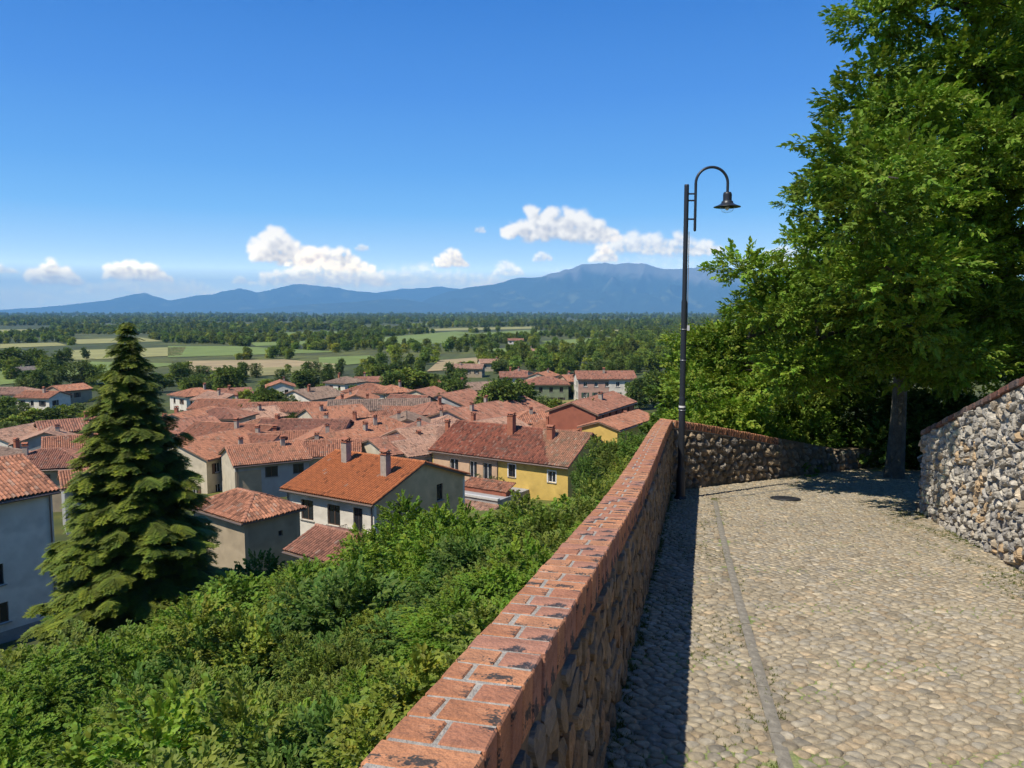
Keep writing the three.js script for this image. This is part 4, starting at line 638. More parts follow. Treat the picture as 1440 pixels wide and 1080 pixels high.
// a house whose front eave runs between two sight lines, the first at distance D
function eaveHouse(a, b, D, W, o) {
  const [ax, ay] = ray(...a), Y = ay * D, A = [ax * D, D], [bx, by] = ray(...b), DB = Y / by, B = [bx * DB, DB], dx = B[0] - A[0], dz = -(B[1] - A[1]), len = Math.hypot(dx, dz), e = o.e ?? 0.5, gO = o.gO ?? 0.3, T = Math.tan(o.pitch ?? 0.36), yaw = Math.atan2(-dz, dx), back = [-Math.sin(yaw), -Math.cos(yaw)];
  const L = len - 2 * (o.hip ? e : gO), cx = (A[0] + B[0]) / 2 + back[0] * (W / 2 + e), cz = -(A[1] + B[1]) / 2 + back[1] * (W / 2 + e), base = (o.base ?? groundY(cx, -cz)) - 0.8;
  return house({ ...o, L, W, H: Y + e * T - base, x: cx, d: -cz, yaw, base, win: (o.win ?? []).map(w => ({ ...w, y: w.top !== undefined ? (Y + e * T - base) - w.top - w.h : w.y })) });
}
// a house whose ridge middle lies on a sight line, rh above its ground
function autoWin(L, W, H, hip, frame, shut) {
  const out = []; for (const [s, len] of [['f', L], ['r', W], ['l', W]]) { const n = Math.max(1, Math.floor(len / 3)); for (let k = 0; k < n; k++) for (const top of H > 5 ? [0.75, 3.5] : [0.75]) if (RH() < 0.85) out.push({ side: s, x: (k + 0.5) / n * (len - 1) - (len - 1) / 2, y: H - top - 1.35, w: 0.95, h: 1.3, frame, shut: RH() < 0.5 ? shut : undefined }); } return out;
}
const roofWord = ['orange red', 'dull red', 'brown', 'pale pinkish', 'bright orange', 'dark grey', 'deep red'], seenLabels = new Map();
function ridgeHouse(px, py, L, W, yawDeg, o = {}) {
  const rh = o.rh ?? 6.6, [x, d] = meet(px, py, rh), pitch = o.pitch ?? 0.34, base = groundY(x, d) - 1, H = rh + 1 - W / 2 * Math.tan(pitch), wall = o.wall ?? 'cream', far = d > 118;
  const lab = o.label ?? `village house with ${roofWord[o.roof ?? 0]} tiled ${o.hip ? 'hipped' : 'gabled'} roof and ${wall} walls`;
  return house({ name: 'village_house', group: o.label ? undefined : 'tiled houses of the old village', ...o, label: lab, L, W, H, x, d, yaw: yawDeg * Math.PI / 180, base, pitch, far, wall, win: o.win ?? autoWin(L, W, H, o.hip, o.frame ?? ['brown', 'dark', 'white'][Math.floor(RH() * 3)], ['green', 'brown', 'dark'][Math.floor(RH() * 3)]), chim: o.chim ?? (RH() < 0.8 ? [[(RH() - 0.5) * L * 0.6, (RH() < 0.5 ? -1 : 1) * W * 0.15, 0.9 + RH() * 0.5, 0.5, RH() < 0.4 ? 1 : 0]] : []) });
}
// -- the nearer houses
const orange = eaveHouse([393.5, 688], [523.7, 711], 65.5, 12.4, { name: 'village_house', label: 'grey white house with bright orange tiled roof and two chimneys', wall: 'white', walls: { r: 'sand' }, roof: 4, pitch: 0.33, old: 0.2, sag: 0.02, tp: 0.26, pipes: [-1, 1], chim: [[-2.4, 1.6, 1.9, 0.62], [3.2, 2.7, 1.9, 0.62]],
  win: [{ side: 'f', x: -2.55, top: 0.85, w: 1.45, h: 1.75, frame: 'brown' }, { side: 'f', x: 0.55, top: 0.85, w: 1.45, h: 1.75, frame: 'brown' }, { side: 'f', x: 3.25, top: 0.75, w: 1.0, h: 2.5, kind: 'door', frame: 'dark' }, { side: 'r', x: 2.4, top: 0.2, w: 0.9, h: 1.5, frame: 'dark' }, { side: 'r', x: -3.2, top: 0.7, w: 0.9, h: 1.5, frame: 'dark' }] });
{ // balcony of that house
  const Wd = 12.4 / 2, g = orange, box = new THREE.Box3().setFromObject(g.getObjectByName('door')); g.updateMatrixWorld(true); const d = g.getObjectByName('door'), y = d.position.y - 1.3;
  mesh('balcony_slab', new THREE.BoxGeometry(2.6, 0.14, 1.0).translate(3.25, y, Wd + 0.5), sillMat, g);
  const mb = new MB(); for (let i = 0; i <= 16; i++) { const x = 2.0 + i * 2.5 / 16; mb.box(x - 0.012, x + 0.012, y + 0.07, y + 1.0, Wd + 0.95, Wd + 0.975); } for (const x of [2.0, 4.5]) for (let i = 1; i < 6; i++) mb.box(x - 0.012, x + 0.012, y + 0.07, y + 1.0, Wd + i * 0.16, Wd + i * 0.16 + 0.024); mb.box(1.98, 4.52, y + 1.0, y + 1.04, Wd + 0.945, Wd + 0.98).box(1.98, 2.02, y + 1.0, y + 1.04, Wd, Wd + 0.945).box(4.48, 4.52, y + 1.0, y + 1.04, Wd, Wd + 0.945); mesh('balcony_railing', mb.geo(), metalMat, g);
  for (const x of [2.3, 4.2]) mesh('bracket', new THREE.BoxGeometry(0.16, 0.3, 0.8).translate(x, y - 0.22, Wd + 0.4), sillMat, g);
  // television aerial on the chimney
  const a = new MB(); a.box(3.18, 3.21, 0, 2.2, 2.7, 2.73).box(2.7, 3.7, 1.9, 1.93, 2.7, 2.73).box(2.75, 3.6, 1.5, 1.53, 2.7, 2.73); for (let i = 0; i < 6; i++) a.box(2.75 + i * 0.17, 2.77 + i * 0.17, 1.9, 1.92, 2.45, 2.98); const roof = g.getObjectByName('roof'); const an = mesh('aerial', a.geo(), zincMat, g); an.position.y = roof.geometry.boundingBox?.max.y ?? (roof.geometry.computeBoundingBox(), roof.geometry.boundingBox.max.y) - 0.6;
}
const yellow = eaveHouse([602, 634], [799, 658.5], 95.8, 11, { name: 'village_house', label: 'long house half yellow and half peach under a weathered red roof', wall: 'yellow', roof: 6, pitch: 0.47, old: 0.95, sag: 0.07, pipes: [0.02], chim: [[-0.5, 1.4, 2.3, 0.8, 1], [5.2, 1.6, 1.3, 0.75, 1]], zone: (u, v, c) => u > 0.86 - v * 0.22 ? [c[0] * 1.05 + 0.10, c[1] * 1.1 + 0.10, c[2] * 1.1 + 0.06] : u < 0.42 ? [c[0] * 1.05, c[1] * 0.95, c[2] * 0.9] : c,
  parts: { f: [{ x0: -9.55, x1: 0.2, y0: 0, y1: 40, mat: wallMats.peach }] },
  win: [{ side: 'f', x: -6.3, top: 0.95, w: 1.3, h: 2.35, kind: 'door', frame: 'white' }, { side: 'f', x: -3.4, top: 0.95, w: 1.1, h: 2.35, kind: 'door', frame: 'white' }, { side: 'f', x: -1.3, top: 0.95, w: 1.3, h: 2.35, kind: 'door', frame: 'white' }, { side: 'f', x: 2.2, top: 0.75, w: 0.95, h: 1.5, frame: 'dark', surround: true }, { side: 'f', x: 7.6, top: 0.95, w: 1.0, h: 1.3, frame: 'white', surround: true }, { side: 'r', x: 0, top: 1, w: 0.9, h: 1.3, frame: 'dark' }] });
const plinth = (y1) => [{ x0: -4.9, x1: 4.9, y0: 0, y1, mat: plinthMat }];
const whiteHouse = eaveHouse([-190, 742], [84.5, 690.5], 41.2, 8.2, { name: 'village_house', label: 'tall white house with old coppo roof and grey plinth beside the conifer', wall: 'white', roof: 0, pitch: 0.39, old: 0.85, sag: 0.05, e: 0.45, tp: 0.26, pipes: [1], chim: [], parts: { f: plinth(2.0).map(p => ({ ...p, x0: -4.7, x1: 4.7 })) },
  win: [{ side: 'f', x: 1.25, y: 5.0, w: 0.95, h: 1.35, frame: 'dark' }, { side: 'f', x: 1.4, y: 2.55, w: 0.95, h: 1.3, frame: 'brown', shut: undefined }, { side: 'r', x: 1, top: 1.0, w: 0.9, h: 1.3, frame: 'brown', shut: 'brown' }, { side: 'r', x: 1, top: 4.0, w: 0.9, h: 1.3, frame: 'brown' }] });
const hipHouse = eaveHouse([262, 713], [341, 737], 56.8, 4.6, { name: 'village_house', label: 'low tan house with sagging old hipped roof behind the conifer', wall: 'tan', roof: 0, hip: true, pitch: 0.42, old: 1, sag: 0.14, chim: [], e: 0.35, pipes: [], win: [{ side: 'r', x: 0.6, top: 1.4, w: 0.35, h: 0.4, frame: 'dark', sill: false }] });
eaveHouse([398, 775], [505, 806], 50, 4.6, { name: 'garden_shed', label: 'shed with dull red tiled roof below the orange roofed house', wall: 'tan', roof: 1, pitch: 0.36, old: 0.6, chim: [], pipes: [], win: [] });
eaveHouse([328, 657], [440, 646], 88, 8.5, { name: 'village_house', label: 'long house with ribbed red roof and recessed grey upper floor', wall: 'grey', walls: { l: 'cream' }, roof: 0, pitch: 0.33, old: 0.55, chim: [[-2.5, -1.4, 1.1], [2, 1, 1]], pipes: [-1], parts: { f: [{ x0: -4.4, x1: -1.4, y0: 0, y1: 4.6, mat: wallMats.tan }] }, win: [{ side: 'f', x: -0.2, top: 0.6, w: 1.5, h: 1.3, frame: 'brown' }, { side: 'f', x: 3.0, top: 0.6, w: 1.3, h: 1.2, frame: 'dark' }] });
eaveHouse([484, 637], [606, 640], 104, 9, { name: 'village_house', label: 'house with long dark grey tiled roof behind the bright orange one', wall: 'grey', roof: 5, pitch: 0.36, old: 0.8, chim: [[2.5, 0.6, 1, 0.5]], pipes: [], win: [] });
eaveHouse([86, 689], [140, 683], 76, 5, { name: 'garden_shed', label: 'small tiled lean-to with white verge behind the white house', wall: 'grey', roof: 0, pitch: 0.4, old: 0.6, chim: [], pipes: [], win: [] });
eaveHouse([841, 584], [896, 566], 112, 7.5, { name: 'village_house', label: 'long red brick building with small windows under red roof', wall: 'red', roof: 1, pitch: 0.36, old: 0.5, chim: [[0, 1.2, 1.0, 0.6]], far: false, win: [-5.5, -2.6, 0.3, 3.2, 6].map(x => ({ side: 'f', x, top: 0.6, w: 0.8, h: 1.1, frame: 'dark' })) });
eaveHouse([872, 606], [926, 588], 97, 5, { name: 'garden_shed', label: 'bright yellow low house with tiled roof behind the parapet', wall: 'yellow', roof: 0, pitch: 0.3, old: 0.6, chim: [], pipes: [], win: [{ side: 'f', x: -2, top: 0.9, w: 0.8, h: 1.1, frame: 'dark' }] });
// terrace before the peach facade: slab with white edges, low wall topped with tiles, lean-to roof
{
  const g = thing('roof_terrace', 'flat grey terrace with white edges and a low tiled wall', 'terrace'), M = yellow.matrixWorld; yellow.updateMatrixWorld(true);
  g.position.copy(yellow.position); g.rotation.y = yellow.rotation.y; const r = mulberry(88), fz = 5.5, y0 = yellow.getObjectByName('door').position.y - 1.25;
  const slabM = std({ color: rgb(0.38, 0.38, 0.38), map: rep(plasterTex, 0.3) }), whiteM = std({ color: rgb(0.62, 0.61, 0.58), map: rep(plasterTex, 0.6) });
  mesh('slab', new MB().box(-9.2, 4.6, y0 - 3.4, y0 - 0.05, fz + 0.02, fz + 6.6).geo(), slabM, g);
  for (const b of [[-9.3, -9.0, fz, fz + 6.3], [-9.3, 4.7, fz + 6.3, fz + 6.75], [-9.0, -2.6, fz + 3.6, fz + 3.85], [-2.6, -2.3, fz + 2.0, fz + 6.3]]) mesh('edge', new MB().box(b[0], b[1], y0 - 0.04, y0 + 0.2, b[2], b[3]).geo(), whiteM, g);
  const mb = new MB(); tiles(mb, [-1.9, y0 + 0.42, fz + 4.6], [1, 0, 0], [0, 0.3, -0.954], [0, 0.954, 0.3], 6.3, () => 2.2, ROOFS[0], { r, old: 1, sag: 0.12 }); mesh('low_wall', new MB().box(-1.8, 4.3, y0 - 0.04, y0 + 0.4, fz + 2.7, fz + 4.5).geo(), wallMats.red, g); mesh('roof_tiles', mb.geo(), tileMat, g, 'stuff');
  const m2 = new MB(); tiles(m2, [-9.0, y0 - 1.9, fz + 11.2], [1, 0, 0], [0, 0.3, -0.954], [0, 0.954, 0.3], 14, () => 4.8, ROOFS[3], { r, old: 1, sag: 0.15 }); mesh('roof_tiles', m2.geo(), tileMat, g, 'stuff'); mesh('wall', new MB().box(-8.9, 4.9, y0 - 4.8, y0 - 2.1, fz + 6.8, fz + 10.8).geo(), wallMats.tan, g);
  const rl = new MB(); for (let i = 0; i < 30; i++) rl.box(-9.0 + i * 0.17, -8.98 + i * 0.17, y0 + 0.0, y0 + 0.95, fz + 1.4, fz + 1.42); rl.box(-9.05, -3.8, y0 + 0.95, y0 + 1.0, fz + 1.38, fz + 1.44); for (const x of [-9, -6.4, -3.9]) rl.box(x - 0.05, x + 0.05, y0, y0 + 1.05, fz + 1.36, fz + 1.46); mesh('railing', rl.geo(), frameMats.ochre, g);
}
for (const [x, k] of [[-0.2, 0], [0.35, 1], [1.0, 0], [-5.0, 1], [-2.3, 0]]) { // clay pots with plants by the french doors
  const y0 = yellow.getObjectByName('door').position.y - 1.2, p = V3(x, y0, 5.5 + 0.6 + k * 0.5).applyMatrix4(yellow.matrixWorld), g = thing('flower_pot', 'terracotta pot with a small plant by the french doors', 'flower pot', [p.x, p.y, p.z], 'pots along the peach facade');
  mesh('pot', new THREE.LatheGeometry([[0, 0], [0.2, 0], [0.28, 0.4], [0.31, 0.4], [0.31, 0.47], [0.26, 0.47]].map(q => new THREE.Vector2(...q)), 14), brickMats[0], g); const r = mulberry(5 + x * 10 | 0); mesh('plant', bake(sprig(r, 6, 0.12, 0.07, 0.2, leafTone), clumpSprigs(r, [[0, 0.7, 0, 0.3, 0.3, 0.3]], 26), () => [0.07, 0.11, 0.03]), farLeafMat, g, 'stuff');
}
// -- the village: ridge middle px, py, length, span, turn
const T = [
  [60, 550, 10, 7, -12, { roof: 0, wall: 'white', rh: 5.2, label: 'white cottage with red gabled roof standing apart among hedges' }],
  [96, 541, 9, 7, 8, { roof: 0, wall: 'tan', rh: 5 }], [14, 545, 16, 8, 4, { roof: 3, wall: 'white', rh: 5 }], [-30, 560, 12, 8, -8, { roof: 0, rh: 5 }],
  [26, 600, 12, 8, 24, { roof: 3, wall: 'white', rh: 6 }], [70, 603, 8, 8, -16, { roof: 3, wall: 'grey', rh: 5.8 }], [72, 632, 10, 8, 14, { roof: 1, wall: 'tan' }], [100, 590, 9, 7, -20, { roof: 1 }], [20, 632, 7, 6, -30, { roof: 2, wall: 'grey', rh: 6 }], [118, 612, 9, 7, 30, { roof: 0 }],
  [276, 546, 10, 8, -6, { roof: 0, wall: 'white', rh: 5.5 }], [310, 553, 11, 8, 12, { roof: 3, wall: 'white', rh: 5.5 }], [318, 562, 12, 8, -8, { roof: 0, wall: 'cream', rh: 5.5 }], [272, 577, 11, 8, 20, { roof: 0 }], [312, 574, 9, 7, -8, { roof: 1 }], [330, 546, 8, 7, 30, { roof: 1, wall: 'white', rh: 5 }], [256, 590, 10, 8, -10, { roof: 1 }],
  [394, 536, 8, 7, -20, { roof: 0, wall: 'white', rh: 5.5 }], [438, 546, 11, 10, 62, { roof: 2, wall: 'white', rh: 6.5, label: 'white gabled house with brown roof at the village edge' }], [486, 530, 9, 8, 0, { roof: 2, wall: 'white', hip: true, rh: 5.5 }], [518, 530, 8, 7, 14, { roof: 1, rh: 5 }], [520, 540, 11, 9, -14, { roof: 0, hip: true, wall: 'white' }], [552, 542, 8, 7, 68, { roof: 0, wall: 'cream', rh: 6.2 }], [502, 552, 10, 8, -30, { roof: 0, wall: 'cream' }],
  [424, 566, 21, 7, 4, { roof: 0, wall: 'tan', rh: 5.8 }], [358, 574, 9, 8, -6, { roof: 3, wall: 'white', rh: 5.5 }], [474, 562, 8, 8, 26, { roof: 0 }], [534, 562, 18, 8, 9, { roof: 2, wall: 'cream', rh: 7 }], [470, 572, 10, 9, -22, { roof: 0 }],
  [330, 596, 13, 11, 34, { roof: 0, wall: 'cream', rh: 7 }], [378, 588, 14, 12, -22, { roof: 3, wall: 'peach', rh: 7, zone: (u, v, c) => [c[0] * 1.05, c[1] * 0.86, c[2] * 0.7] }], [295, 612, 12, 10, 10, { roof: 0, rh: 6.6 }], [410, 607, 9, 8, 16, { roof: 0, rh: 6 }], [430, 590, 13, 9, -4, { roof: 1, wall: 'pink', rh: 7 }], [487, 588, 8, 8, 20, { roof: 1 }], [536, 586, 11, 11, -12, { roof: 0, hip: true, wall: 'red', rh: 7 }], [484, 606, 10, 7, 58, { roof: 0, wall: 'white', rh: 6.4 }], [572, 584, 9, 8, 40, { roof: 2, wall: 'cream' }], [520, 604, 9, 6, 4, { roof: 0, rh: 5.6 }],
  [586, 618, 7, 7, 40, { roof: 3, wall: 'grey', rh: 5.6 }], [600, 600, 9, 8, -18, { roof: 3 }], [646, 602, 10, 8, 22, { roof: 3, wall: 'white' }], [640, 551, 12, 11, 64, { roof: 1, wall: 'grey', rh: 6.4, label: 'house with broad blank grey gable under brown red roof' }], [598, 546, 9, 8, 10, { roof: 1, rh: 5.6 }], [592, 535, 11, 8, -8, { roof: 0, rh: 5.4 }], [666, 538, 10, 8, 30, { roof: 2, wall: 'cream', rh: 6 }], [610, 566, 9, 8, -24, { roof: 1 }], [576, 556, 8, 7, 30, { roof: 1 }],
  [662, 571, 13, 11, 58, { roof: 1, wall: 'slate', rh: 7, label: 'house with broad slate grey gable behind the yellow house' }], [708, 563, 14, 11, 58, { roof: 1, wall: 'white', rh: 7, label: 'house with bright white gable and red brown roof' }], [752, 578, 10, 8, 12, { roof: 0, wall: 'grey', rh: 6 }], [798, 574, 9, 9, 6, { roof: 0, wall: 'white', hip: true, rh: 6.2, label: 'square house with orange hipped roof behind the green tree' }], [690, 590, 9, 7, -10, { roof: 3 }], [790, 596, 9, 7, 0, { roof: 0, rh: 5 }], [866, 590, 9, 6, 30, { roof: 0, rh: 5, wall: 'tan' }],
  [566, 612, 10, 8, -14, { roof: 1, rh: 6 }], [448, 620, 10, 7, 12, { roof: 0, rh: 6 }], [556, 572, 9, 8, -6, { roof: 0, rh: 6 }], [630, 584, 10, 7, 34, { roof: 3, rh: 6.2 }], [452, 604, 9, 7, -30, { roof: 0, rh: 6.2 }], [350, 610, 9, 8, -14, { roof: 0, rh: 6.2 }], [580, 598, 8, 8, 24, { roof: 1, rh: 6.2 }],
  [766, 530, 12, 9, 2, { roof: 1, wall: 'green', hip: true, rh: 6, label: 'square green walled house with red hipped roof beside the mown field' }], [722, 523, 8, 7, 0, { roof: 1, wall: 'white', rh: 6, label: 'small white house with red roof at the wood edge' }], [764, 523, 10, 7, 10, { roof: 0, wall: 'cream', rh: 5 }], [735, 521, 8, 7, -10, { roof: 1, rh: 4.6 }],
  [812, 527, 9, 8, 20, { roof: 0, wall: 'peach', rh: 6, label: 'peach wing adjoining the red and white building' }], [850, 522, 15, 9, 2, { roof: 1, wall: 'white', rh: 8, frame: 'white', parts: { f: [{ x0: -7.4, x1: 0.5, y0: 0, y1: 9, mat: wallMats.pink }] }, label: 'two storey building, half red and half white, facing the mown field' }],
  [690, 505, 10, 8, 12, { roof: 3, rh: 5 }], [655, 512, 14, 8, -6, { roof: 3, wall: 'tan', rh: 5 }], [742, 489, 12, 9, 20, { roof: 3, wall: 'pink', rh: 5.5 }], [770, 491, 10, 8, -10, { roof: 3, wall: 'pink', rh: 5.5 }], [725, 476, 14, 9, 4, { roof: 1, wall: 'white', rh: 5 }], [32, 516, 10, 7, 8, { roof: 5, wall: 'white', rh: 4 }],
];
T.forEach(([px, py, L, W, yaw, o], i) => ridgeHouse(px, py, L, W, o.label || L > 15 ? yaw : i % 3 === 1 ? yaw + 58 : i % 3 === 2 && i % 2 ? yaw - 52 : yaw, o.label || o.hip !== undefined ? o : { ...o, hip: i % 4 === 2 && L >= W }));

// ---------------------------------------------------------------- trees of the village
const RT = mulberry(505);
function treeAt(px, py, kind, hgt, sx = 1, label) { const [x, d] = meet(px, py, hgt), H = [7.6, 9, 6.2, 10, 7.2][kind]; return midTree(kind, x, d, hgt / H * sx * 0.85, hgt / H, label); }   // px, py: top of the crown
for (const [px, py, k, h, sx] of [
  [352, 548, 2, 7], [368, 544, 0, 8], [382, 549, 2, 6.5], [398, 552, 4, 6], [340, 556, 2, 5.5], [560, 520, 0, 9, 1.3], [580, 518, 2, 9, 1.4], [546, 523, 1, 9], [600, 521, 0, 8, 1.2], [572, 524, 2, 8], [616, 526, 4, 7], [630, 524, 1, 8], [642, 530, 0, 8], [652, 522, 1, 8], [478, 512, 3, 9, 0.9], [610, 534, 2, 6],
  [690, 526, 1, 11], [702, 530, 0, 11], [716, 534, 1, 9], [728, 532, 0, 10], [742, 548, 2, 5.5, 0.9], [760, 556, 4, 5.5], [777, 560, 2, 5], [795, 564, 0, 4.5], [718, 548, 0, 7], [736, 556, 2, 6], [752, 563, 2, 4], [690, 548, 4, 5], [682, 536, 3, 8],
  [12, 556, 0, 6, 1.2], [30, 566, 4, 6], [0, 570, 1, 6], [48, 574, 2, 5, 1.3], [66, 572, 0, 5, 1.2], [86, 570, 2, 5, 1.3], [106, 566, 4, 5, 1.3], [20, 584, 2, 5, 1.2], [90, 588, 0, 5], [126, 574, 2, 6], [8, 592, 4, 5], [128, 598, 4, 6], [60, 590, 2, 4.5], [140, 585, 0, 6], [100, 612, 2, 4],
  [270, 528, 0, 8], [282, 532, 4, 7], [262, 536, 2, 6], [420, 560, 2, 4.5], [300, 584, 4, 4.5], [262, 600, 2, 5], [290, 592, 2, 5], [320, 586, 0, 4], [340, 580, 2, 4.5], [330, 590, 4, 4], [470, 545, 4, 5], [455, 540, 2, 5], [500, 540, 0, 4.5], [405, 640, 2, 4], [660, 556, 4, 4.5], [745, 583, 2, 3], [640, 566, 2, 3.5], [590, 565, 4, 4],
  [44, 522, 0, 8], [56, 518, 1, 9], [36, 530, 4, 7], [80, 512, 0, 8, 1.2], [112, 506, 4, 9, 1.4], [128, 510, 0, 8], [60, 500, 2, 9], [46, 490, 0, 11, 1.3], [78, 490, 1, 12, 1.3], [8, 488, 0, 12, 1.4], [96, 488, 0, 8], [120, 487, 1, 8], [172, 487, 4, 7], [14, 502, 2, 9], [320, 513, 0, 11, 1], [326, 531, 4, 7], [340, 515, 2, 5], [290, 523, 1, 8], [280, 525, 0, 7], [300, 527, 2, 6], [360, 510, 4, 6], [342, 508, 0, 6], [250, 510, 0, 8], [262, 508, 2, 6], [430, 508, 0, 6], [444, 508, 4, 6], [404, 512, 2, 4], [540, 510, 0, 8, 1.3], [524, 512, 2, 8], [508, 516, 4, 6], [556, 508, 1, 8],
  [880, 530, 2, 5], [892, 536, 0, 6], [838, 541, 2, 3], [858, 541, 2, 3], [808, 540, 4, 4], [900, 528, 1, 8], [920, 520, 0, 9], [940, 525, 2, 8], [785, 540, 0, 3], [800, 534, 2, 4],
]) treeAt(px, py, k, h, sx ?? 1);
for (const [px, py, k, h] of [[352, 604, 2, 4], [405, 580, 0, 4.5], [462, 596, 2, 4], [515, 576, 4, 4], [556, 598, 2, 3.8], [598, 588, 0, 4], [626, 576, 2, 4], [676, 582, 4, 4], [700, 596, 2, 3.5], [300, 560, 2, 4.5], [345, 566, 0, 5], [440, 574, 2, 4], [500, 566, 4, 4], [582, 566, 0, 4.5], [545, 556, 2, 4], [616, 552, 0, 5], [730, 584, 2, 3.5], [40, 612, 2, 4], [110, 632, 0, 4], [90, 655, 2, 3.5]]) treeAt(px, py, k, h, 1);
treeAt(829, 562, 2, 8.5, 0.75, 'light green tree in front of the red brick building');
treeAt(462, 655, 2, 3, 1, 'small green shrub below the long ribbed roof');
for (let i = 0; i < 60; i++) { const px = 10 + RT() * 900, py = 505 + RT() * 26; const [x, d] = meet(px, py, 5); if (openLand(x, d) && RT() < 0.8) continue; const k = [0, 1, 2, 4][Math.floor(RT() * 4)]; midTree(k, x, d, 0.6 + RT() * 0.4, 0.6 + RT() * 0.35); }

// ---------------------------------------------------------------- shrubs of the hillside
const bushCols = [[0.201, 0.328, 0.03], [0.156, 0.269, 0.0325], [0.26, 0.328, 0.04], [0.126, 0.226, 0.0375], [0.223, 0.298, 0.0475], [0.185, 0.313, 0.0275]];
const bushKinds = bushCols.map((col, i) => {
  const r = mulberry(600 + i), cl = [[0, 0.55, 0, 0.8, 0.6, 0.8, 1.2]]; for (let k = 0; k < 11; k++) { const a = r() * 6.28, q = 0.35 + r() * 0.62, h = 0.3 + r() * 0.85 - q * 0.25; cl.push([Math.cos(a) * q, h, Math.sin(a) * q, 0.32 + r() * 0.2, 0.24 + r() * 0.22, 0.32 + r() * 0.2, 0.5]); }
  const big = i % 3 === 0, g = sprig(r, big ? 12 : 14, big ? 0.07 : 0.055, big ? 0.055 : 0.042, big ? 0.16 : 0.15, leafTone), tint = cl.map(() => 0.82 + 0.36 * r());
  return bake(g, clumpSprigs(r, cl, big ? 165 : 210, 0.3), q => { const k = tint[q.c] * (0.8 + 0.4 * r()), y = 0.9 + 0.3 * r(); return [col[0] * k * y, col[1] * k, col[2] * k]; });
});
const bushTop = bushKinds.map(g => { g.computeBoundingBox(); return g.boundingBox.max.y * 0.93; });
const stemGeo = mergeGeometries([0, 1, 2, 3, 4].map(i => limb([Math.cos(i * 1.3) * 0.08, -0.3, Math.sin(i * 1.3) * 0.08], [Math.cos(i * 1.3) * 0.55, 0.75, Math.sin(i * 1.3) * 0.55], 0.03, 0.008, { side: 5, seg: 3 })));
const bushRoots = [], bushNames = ['broad leaved bright green shrub', 'small leaved mid green shrub', 'yellow green shrub', 'dark green shrub', 'pale green fine leaved shrub', 'fresh green dense shrub'];
function bush(kind, x, d, s, sy, label, group = 'shrubs covering the hillside') {
  let b; if (!bushRoots[kind]) { b = bushRoots[kind] = thing('hillside_shrub', bushNames[kind], 'shrub', [0, 0, 0], group); mesh('stems', stemGeo, barkMat, b); mesh('foliage', bushKinds[kind], leafMat, b, 'stuff'); } else b = dup(bushRoots[kind], bushNames[kind], group);
  if (label) { b.userData.label = label; delete b.userData.group; } else { const v = outside(x, d); b.userData.label = bushNames[kind] + (v < 5 ? ' close under the parapet' : Math.hypot(x + 16.7, d - 35) < 8 ? ' around the foot of the conifer' : v < 16 ? ' halfway down the hillside' : ' at the hillside foot towards the houses'); }
  b.position.set(x, groundY(x, d) - 0.15, -d); b.rotation.y = RT() * 6.28; b.scale.set(s, sy ?? s, s); return b;
}
const houseSpots = []; scene.children.forEach(o => { if (o.userData.category === 'house' || o.userData.category === 'terrace') houseSpots.push([o.position.x, -o.position.z]); });
{
  const spots = [], tryAt = (x, d, s) => { if (spots.some(q => Math.hypot(q[0] - x, q[1] - d) < (q[2] + s) * 0.66)) return; spots.push([x, d, s]); };
  for (let i = 0; i < 9000 && spots.length < 285; i++) {
    const d = 1.2 + 46 * Math.pow(RT(), 0.9), x = (RT() * 1.62 - 0.74) * d * (d < 6 ? 1.1 : 1), v = outside(x, d); if (v < 0.55 || v > 41) continue;
    const y = groundY(x, d); if (!seen(x, y + 1.5, d, 160) && !seen(x, y, d, 160)) continue;
    if (x < -19 && d > 28 && x / d < -0.5) continue;                        // the clearing by the white house
    if (houseSpots.some(q => Math.hypot(q[0] - x, q[1] - d) < 7.6)) continue;
    if (Math.hypot(x + 16.7, d - 35) < 2.2) continue;
    tryAt(x, d, clamp(0.8 + v * 0.06, 0.8, 2.0) * (0.6 + RT() * 0.8));
  }
  const line = [[-80, 905], [100, 905], [175, 900], [245, 852], [300, 812], [380, 800], [470, 792], [520, 760], [560, 730], [640, 738], [700, 728], [760, 712], [820, 708], [850, 690], [885, 640], [925, 602], [960, 590]];   // the shrubs leave the houses in view
  const lineAt = px => { let i = 0; while (i < line.length - 2 && px > line[i + 1][0]) i++; const A = line[i], B = line[i + 1]; return lerp(A[1], B[1], clamp((px - A[0]) / (B[0] - A[0]))); };
  for (const [x, d, s] of spots) {
    const f = fbm(x * 0.12, d * 0.12, 3.7) * 2.5 + RT() - 0.5, k = ((Math.floor((f + 2) * 2.2) % 6) + 6) % 6, v = outside(x, d), y = groundY(x, d) - 0.15; let sy = Math.min(s * 1.1, 0.85 + v * 0.14) * (0.75 + RT() * 0.55);
    const q = project(x, y + 1.35 * sy, d), cap = lineAt(q[0]); if (q[1] < cap) { const w = ray(q[0], cap)[1] * d; sy = (w - y) / 1.35; if (sy < 0.35) continue; }
    bush(k, x, d, Math.min(s * 1.05, sy * 1.5), sy);
  }
}
function treeBush(px, py, D, w, h, kind, label) { const [a, b] = ray(px, py), x = a * D, y = b * D, g = bush(kind, x, D, w / 2 / 1.15, h / 1.5, label); g.position.y = y - h; return g; }   // px, py: top
treeBush(594, 688, 41, 7.6, 6.4, 5, 'lush light green tree in front of the orange roofed house');
treeBush(552, 718, 40, 4.6, 4.6, 0, 'leafy bright green bush at the corner of the orange roofed house');
treeBush(652, 736, 41, 5.5, 4.2, 2, 'yellow green bush beneath the terrace');
treeBush(362, 757, 39, 4.6, 4.4, 3, 'dark rounded bush below the old hipped roof');
treeBush(752, 692, 44, 5.6, 4.6, 3, 'dark glossy bush in front of the yellow house');
